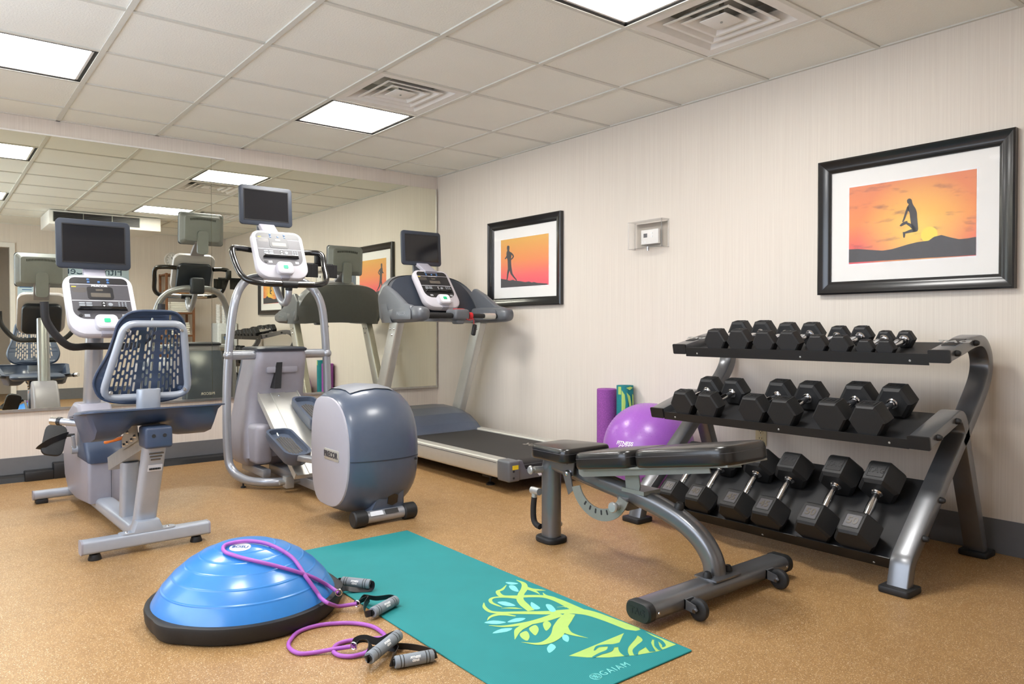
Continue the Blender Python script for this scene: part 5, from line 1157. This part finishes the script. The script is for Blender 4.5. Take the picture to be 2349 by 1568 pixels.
handle(t, GC0, GC1, rc, ([FL(*rz(1670, 960), .03), FL(*rz(1700, 900), .03), FL(*rz(1690, 840), .03), FL(*rz(1620, 830), .035)], [FL(*rz(1860, 790), .03), FL(*rz(1760, 835), .02), FL(*rz(1660, 815), .035), FL(*rz(1600, 830), .035)]))
handle(t, GD0, GD1, rd, ([FL(*rz(1855, 955), .02), FL(*rz(1890, 890), .02), FL(*rz(1800, 880), .015)], [FL(*rz(2145, 910), .02), FL(*rz(2030, 880), .015), FL(*rz(1900, 870), .015), FL(*rz(1780, 890), .015)]))
part('care_tag', MB().prism([(0, 0), (.05, 0), (.05, .02), (0, .022)], FL(*rz(1830, 905), .004), (.9, -.3, 0), (.3, .9, .1), (0, 0, .0006)), 'label', t, 0)
# ------------------------------------------------------------------ what the mirror shows of the back of the room
t = thing('air_conditioner', (1.74, 1.0, 2.205), 'white boxed air unit with black louvred grille below the ceiling, seen in the mirror', 'air conditioner')
part('casing', MB().box((1.15, .62, 2.205), (2.36, 1.40, ZC - .001), .006), 'white_enamel', t); part('grille_recess', MB().box((1.19, 1.392, 2.235), (2.12, 1.4012, 2.352)), 'black', t, 0)
for k in range(6): part('grille_slat', MB().box((1.19, 1.398, 2.243 + k * .019), (2.12, 1.405, 2.247 + k * .019)), 'panel', t, 0)
for k in range(4): part('grille_post', MB().box((1.19 + k * .308, 1.399, 2.235), (1.198 + k * .308, 1.406, 2.352)), 'gun_l', t, 0)
t = thing('wall_clock', (2.93, YB, 2.0), 'round white wall clock, seen in the mirror', 'clock')
cf = part('rim', MB().lathe([(.092, .012), (.096, .022), (.108, .026), (.118, .016), (.118, 0)], (2.93, YB, 2.0), (0, 1, 0), 36), 'trim_white', t); part('face', MB().lathe([(0, .012), (.095, .012), (.095, 0)], (2.93, YB, 2.0), (0, 1, 0), 36), 'white', t)
for k in range(12): a = k * math.pi / 6; part('hour_mark', MB().box((-.003, .0125, .070), (.003, .0135, .084)).move(Matrix.Translation((2.93, YB, 2.0)) @ Matrix.Rotation(a, 4, 'Y')), 'black', t, 0)
for a, l_, w_ in ((-.35, .048, .004), (2.75, .072, .003)): part('clock_hand', MB().box((-w_, .0137, -.008), (w_, .0147, l_)).move(Matrix.Translation((2.93, YB, 2.0)) @ Matrix.Rotation(a, 4, 'Y')), 'black', t, 0)
t = thing('towel_shelf', (2.925, -.15, 0), 'tall brown wooden open shelf holding white towels, seen in the mirror', 'shelf')
for x in (2.73, 3.10):
    for y in (-.34, .03): part('post', MB().box((x, y, 0), (x + .032, y + .032, 1.78), .003), 'wood', t)
SHZ = (.14, .50, .86, 1.19, 1.46, 1.75)
for z in SHZ:
    part('shelf_board', MB().box((2.732, -.335, z), (3.13, .058, z + .022), .002), 'wood', t)
for z0 in (1.212, .882):
    for k in range(5 if z0 > 1 else 6):
        o = solo('folded_towel', MB().box((2.80, -.27 + .004 * (k % 2), z0 + .0006 + k * .031), (3.075 - .006 * (k % 3), .035, z0 + k * .031 + .0305), .013, 3), 'towel', (2.93, -.12, z0 + k * .031))
        lv = ('bottom', 'second', 'third', 'fourth', 'fifth', 'sixth')[k]
        tag(o, f'folded white towel, {lv} from below in the {"upper" if z0 > 1 else "lower"} stack on the wooden shelf', 'towel', 'folded towels on the shelf')
tag(solo('wicker_tray', MB().loft([[V((2.93 + a * k, -.14 + b * k, z)) for a, b in rrect(.30, .32, .03, 3)] for z, k in ((1.4826, .94), (1.545, 1), (1.545, .93), (1.49, .88))]), mat('wicker', (176, 122, 66), .7, var=.3, scale=120, bump=.5), (2.93, -.14, 1.482)), 'low brown wicker tray on the wooden shelf, seen in the mirror', 'tray')
t = thing('wall_sign', (1.79, YB, 1.68), 'pale blue wall sign with dark lettering, seen in the mirror', 'sign')
sg_ = part('sign_board', MB().box((1.25, YB, 1.68), (2.335, YB + .008, 1.93), .002), 'paperblue', t); text('sign_text', 'Fitness Center', (1.79, YB + .0085, 1.785), (-1, 0, 0), (0, 0, 1), .155, 'textdark', sg_, bold=.0)
t = thing('paper_notice', (1.07, YB, 1.29), 'light blue paper notice beside the doorway, seen in the mirror', 'notice')
nb = part('paper', MB().box((.985, YB, 1.285), (1.165, YB + .002, 1.56)), 'paperblue', t, 0); tx = MB()
for k in range(7): tx.box((1.145 - .14 + .03 * (k % 3), YB + .002, 1.53 - k * .034), (1.145, YB + .0026, 1.542 - k * .034))
tag(part('print_lines', tx, 'blueb', nb, 0), kind='stuff')
t = thing('water_cooler', (3.54, .08, 0), 'white water cooler in the back corner, seen in the mirror', 'water cooler')
part('body', MB().box((3.40, -.08, 0), (3.69, .24, 1.06), .02, 3), 'cooler', t); part('tap_recess', MB().box((3.45, .225, .66), (3.64, .2412, .90), .004), 'gun_l', t)
for s in (-1, 1): part('tap', MB().cyl((3.545 + s * .045, .24, .85), (3.545 + s * .045, .27, .85), .012).cyl((3.545 + s * .045, .265, .85), (3.545 + s * .045, .265, .81), .008), 'blueb' if s < 0 else 'red', t)
for k, (x, h) in enumerate(((3.46, .26), (3.54, .24))):
    cpm = MB().lathe([(.0, 0), (.028, 0)] + [(.028 + .008 * (i % 2), .02 + i * .012) for i in range(int(h / .012))] + [(.036, .02 + h), (0, .02 + h)], (x, .08, 1.061), seg=20)
    tag(solo('cup_stack', cpm, 'white', (x, .08, 1.061)), ('taller' if k == 0 else 'shorter') + ' stack of white paper cups on the water cooler, seen in the mirror', 'cup stack', 'cup stacks on the cooler')
# small joined prints and fasteners that cannot be picked apart
STUFF = {'bolts', 'legend_text', 'vent_slots', 'keypad', 'caution_text', 'barcode', 'caution_print', 'pedal_tread', 'arrows'}
for o in bpy.data.objects:
    if o.name.split('.')[0] in STUFF: o['kind'] = 'stuff'
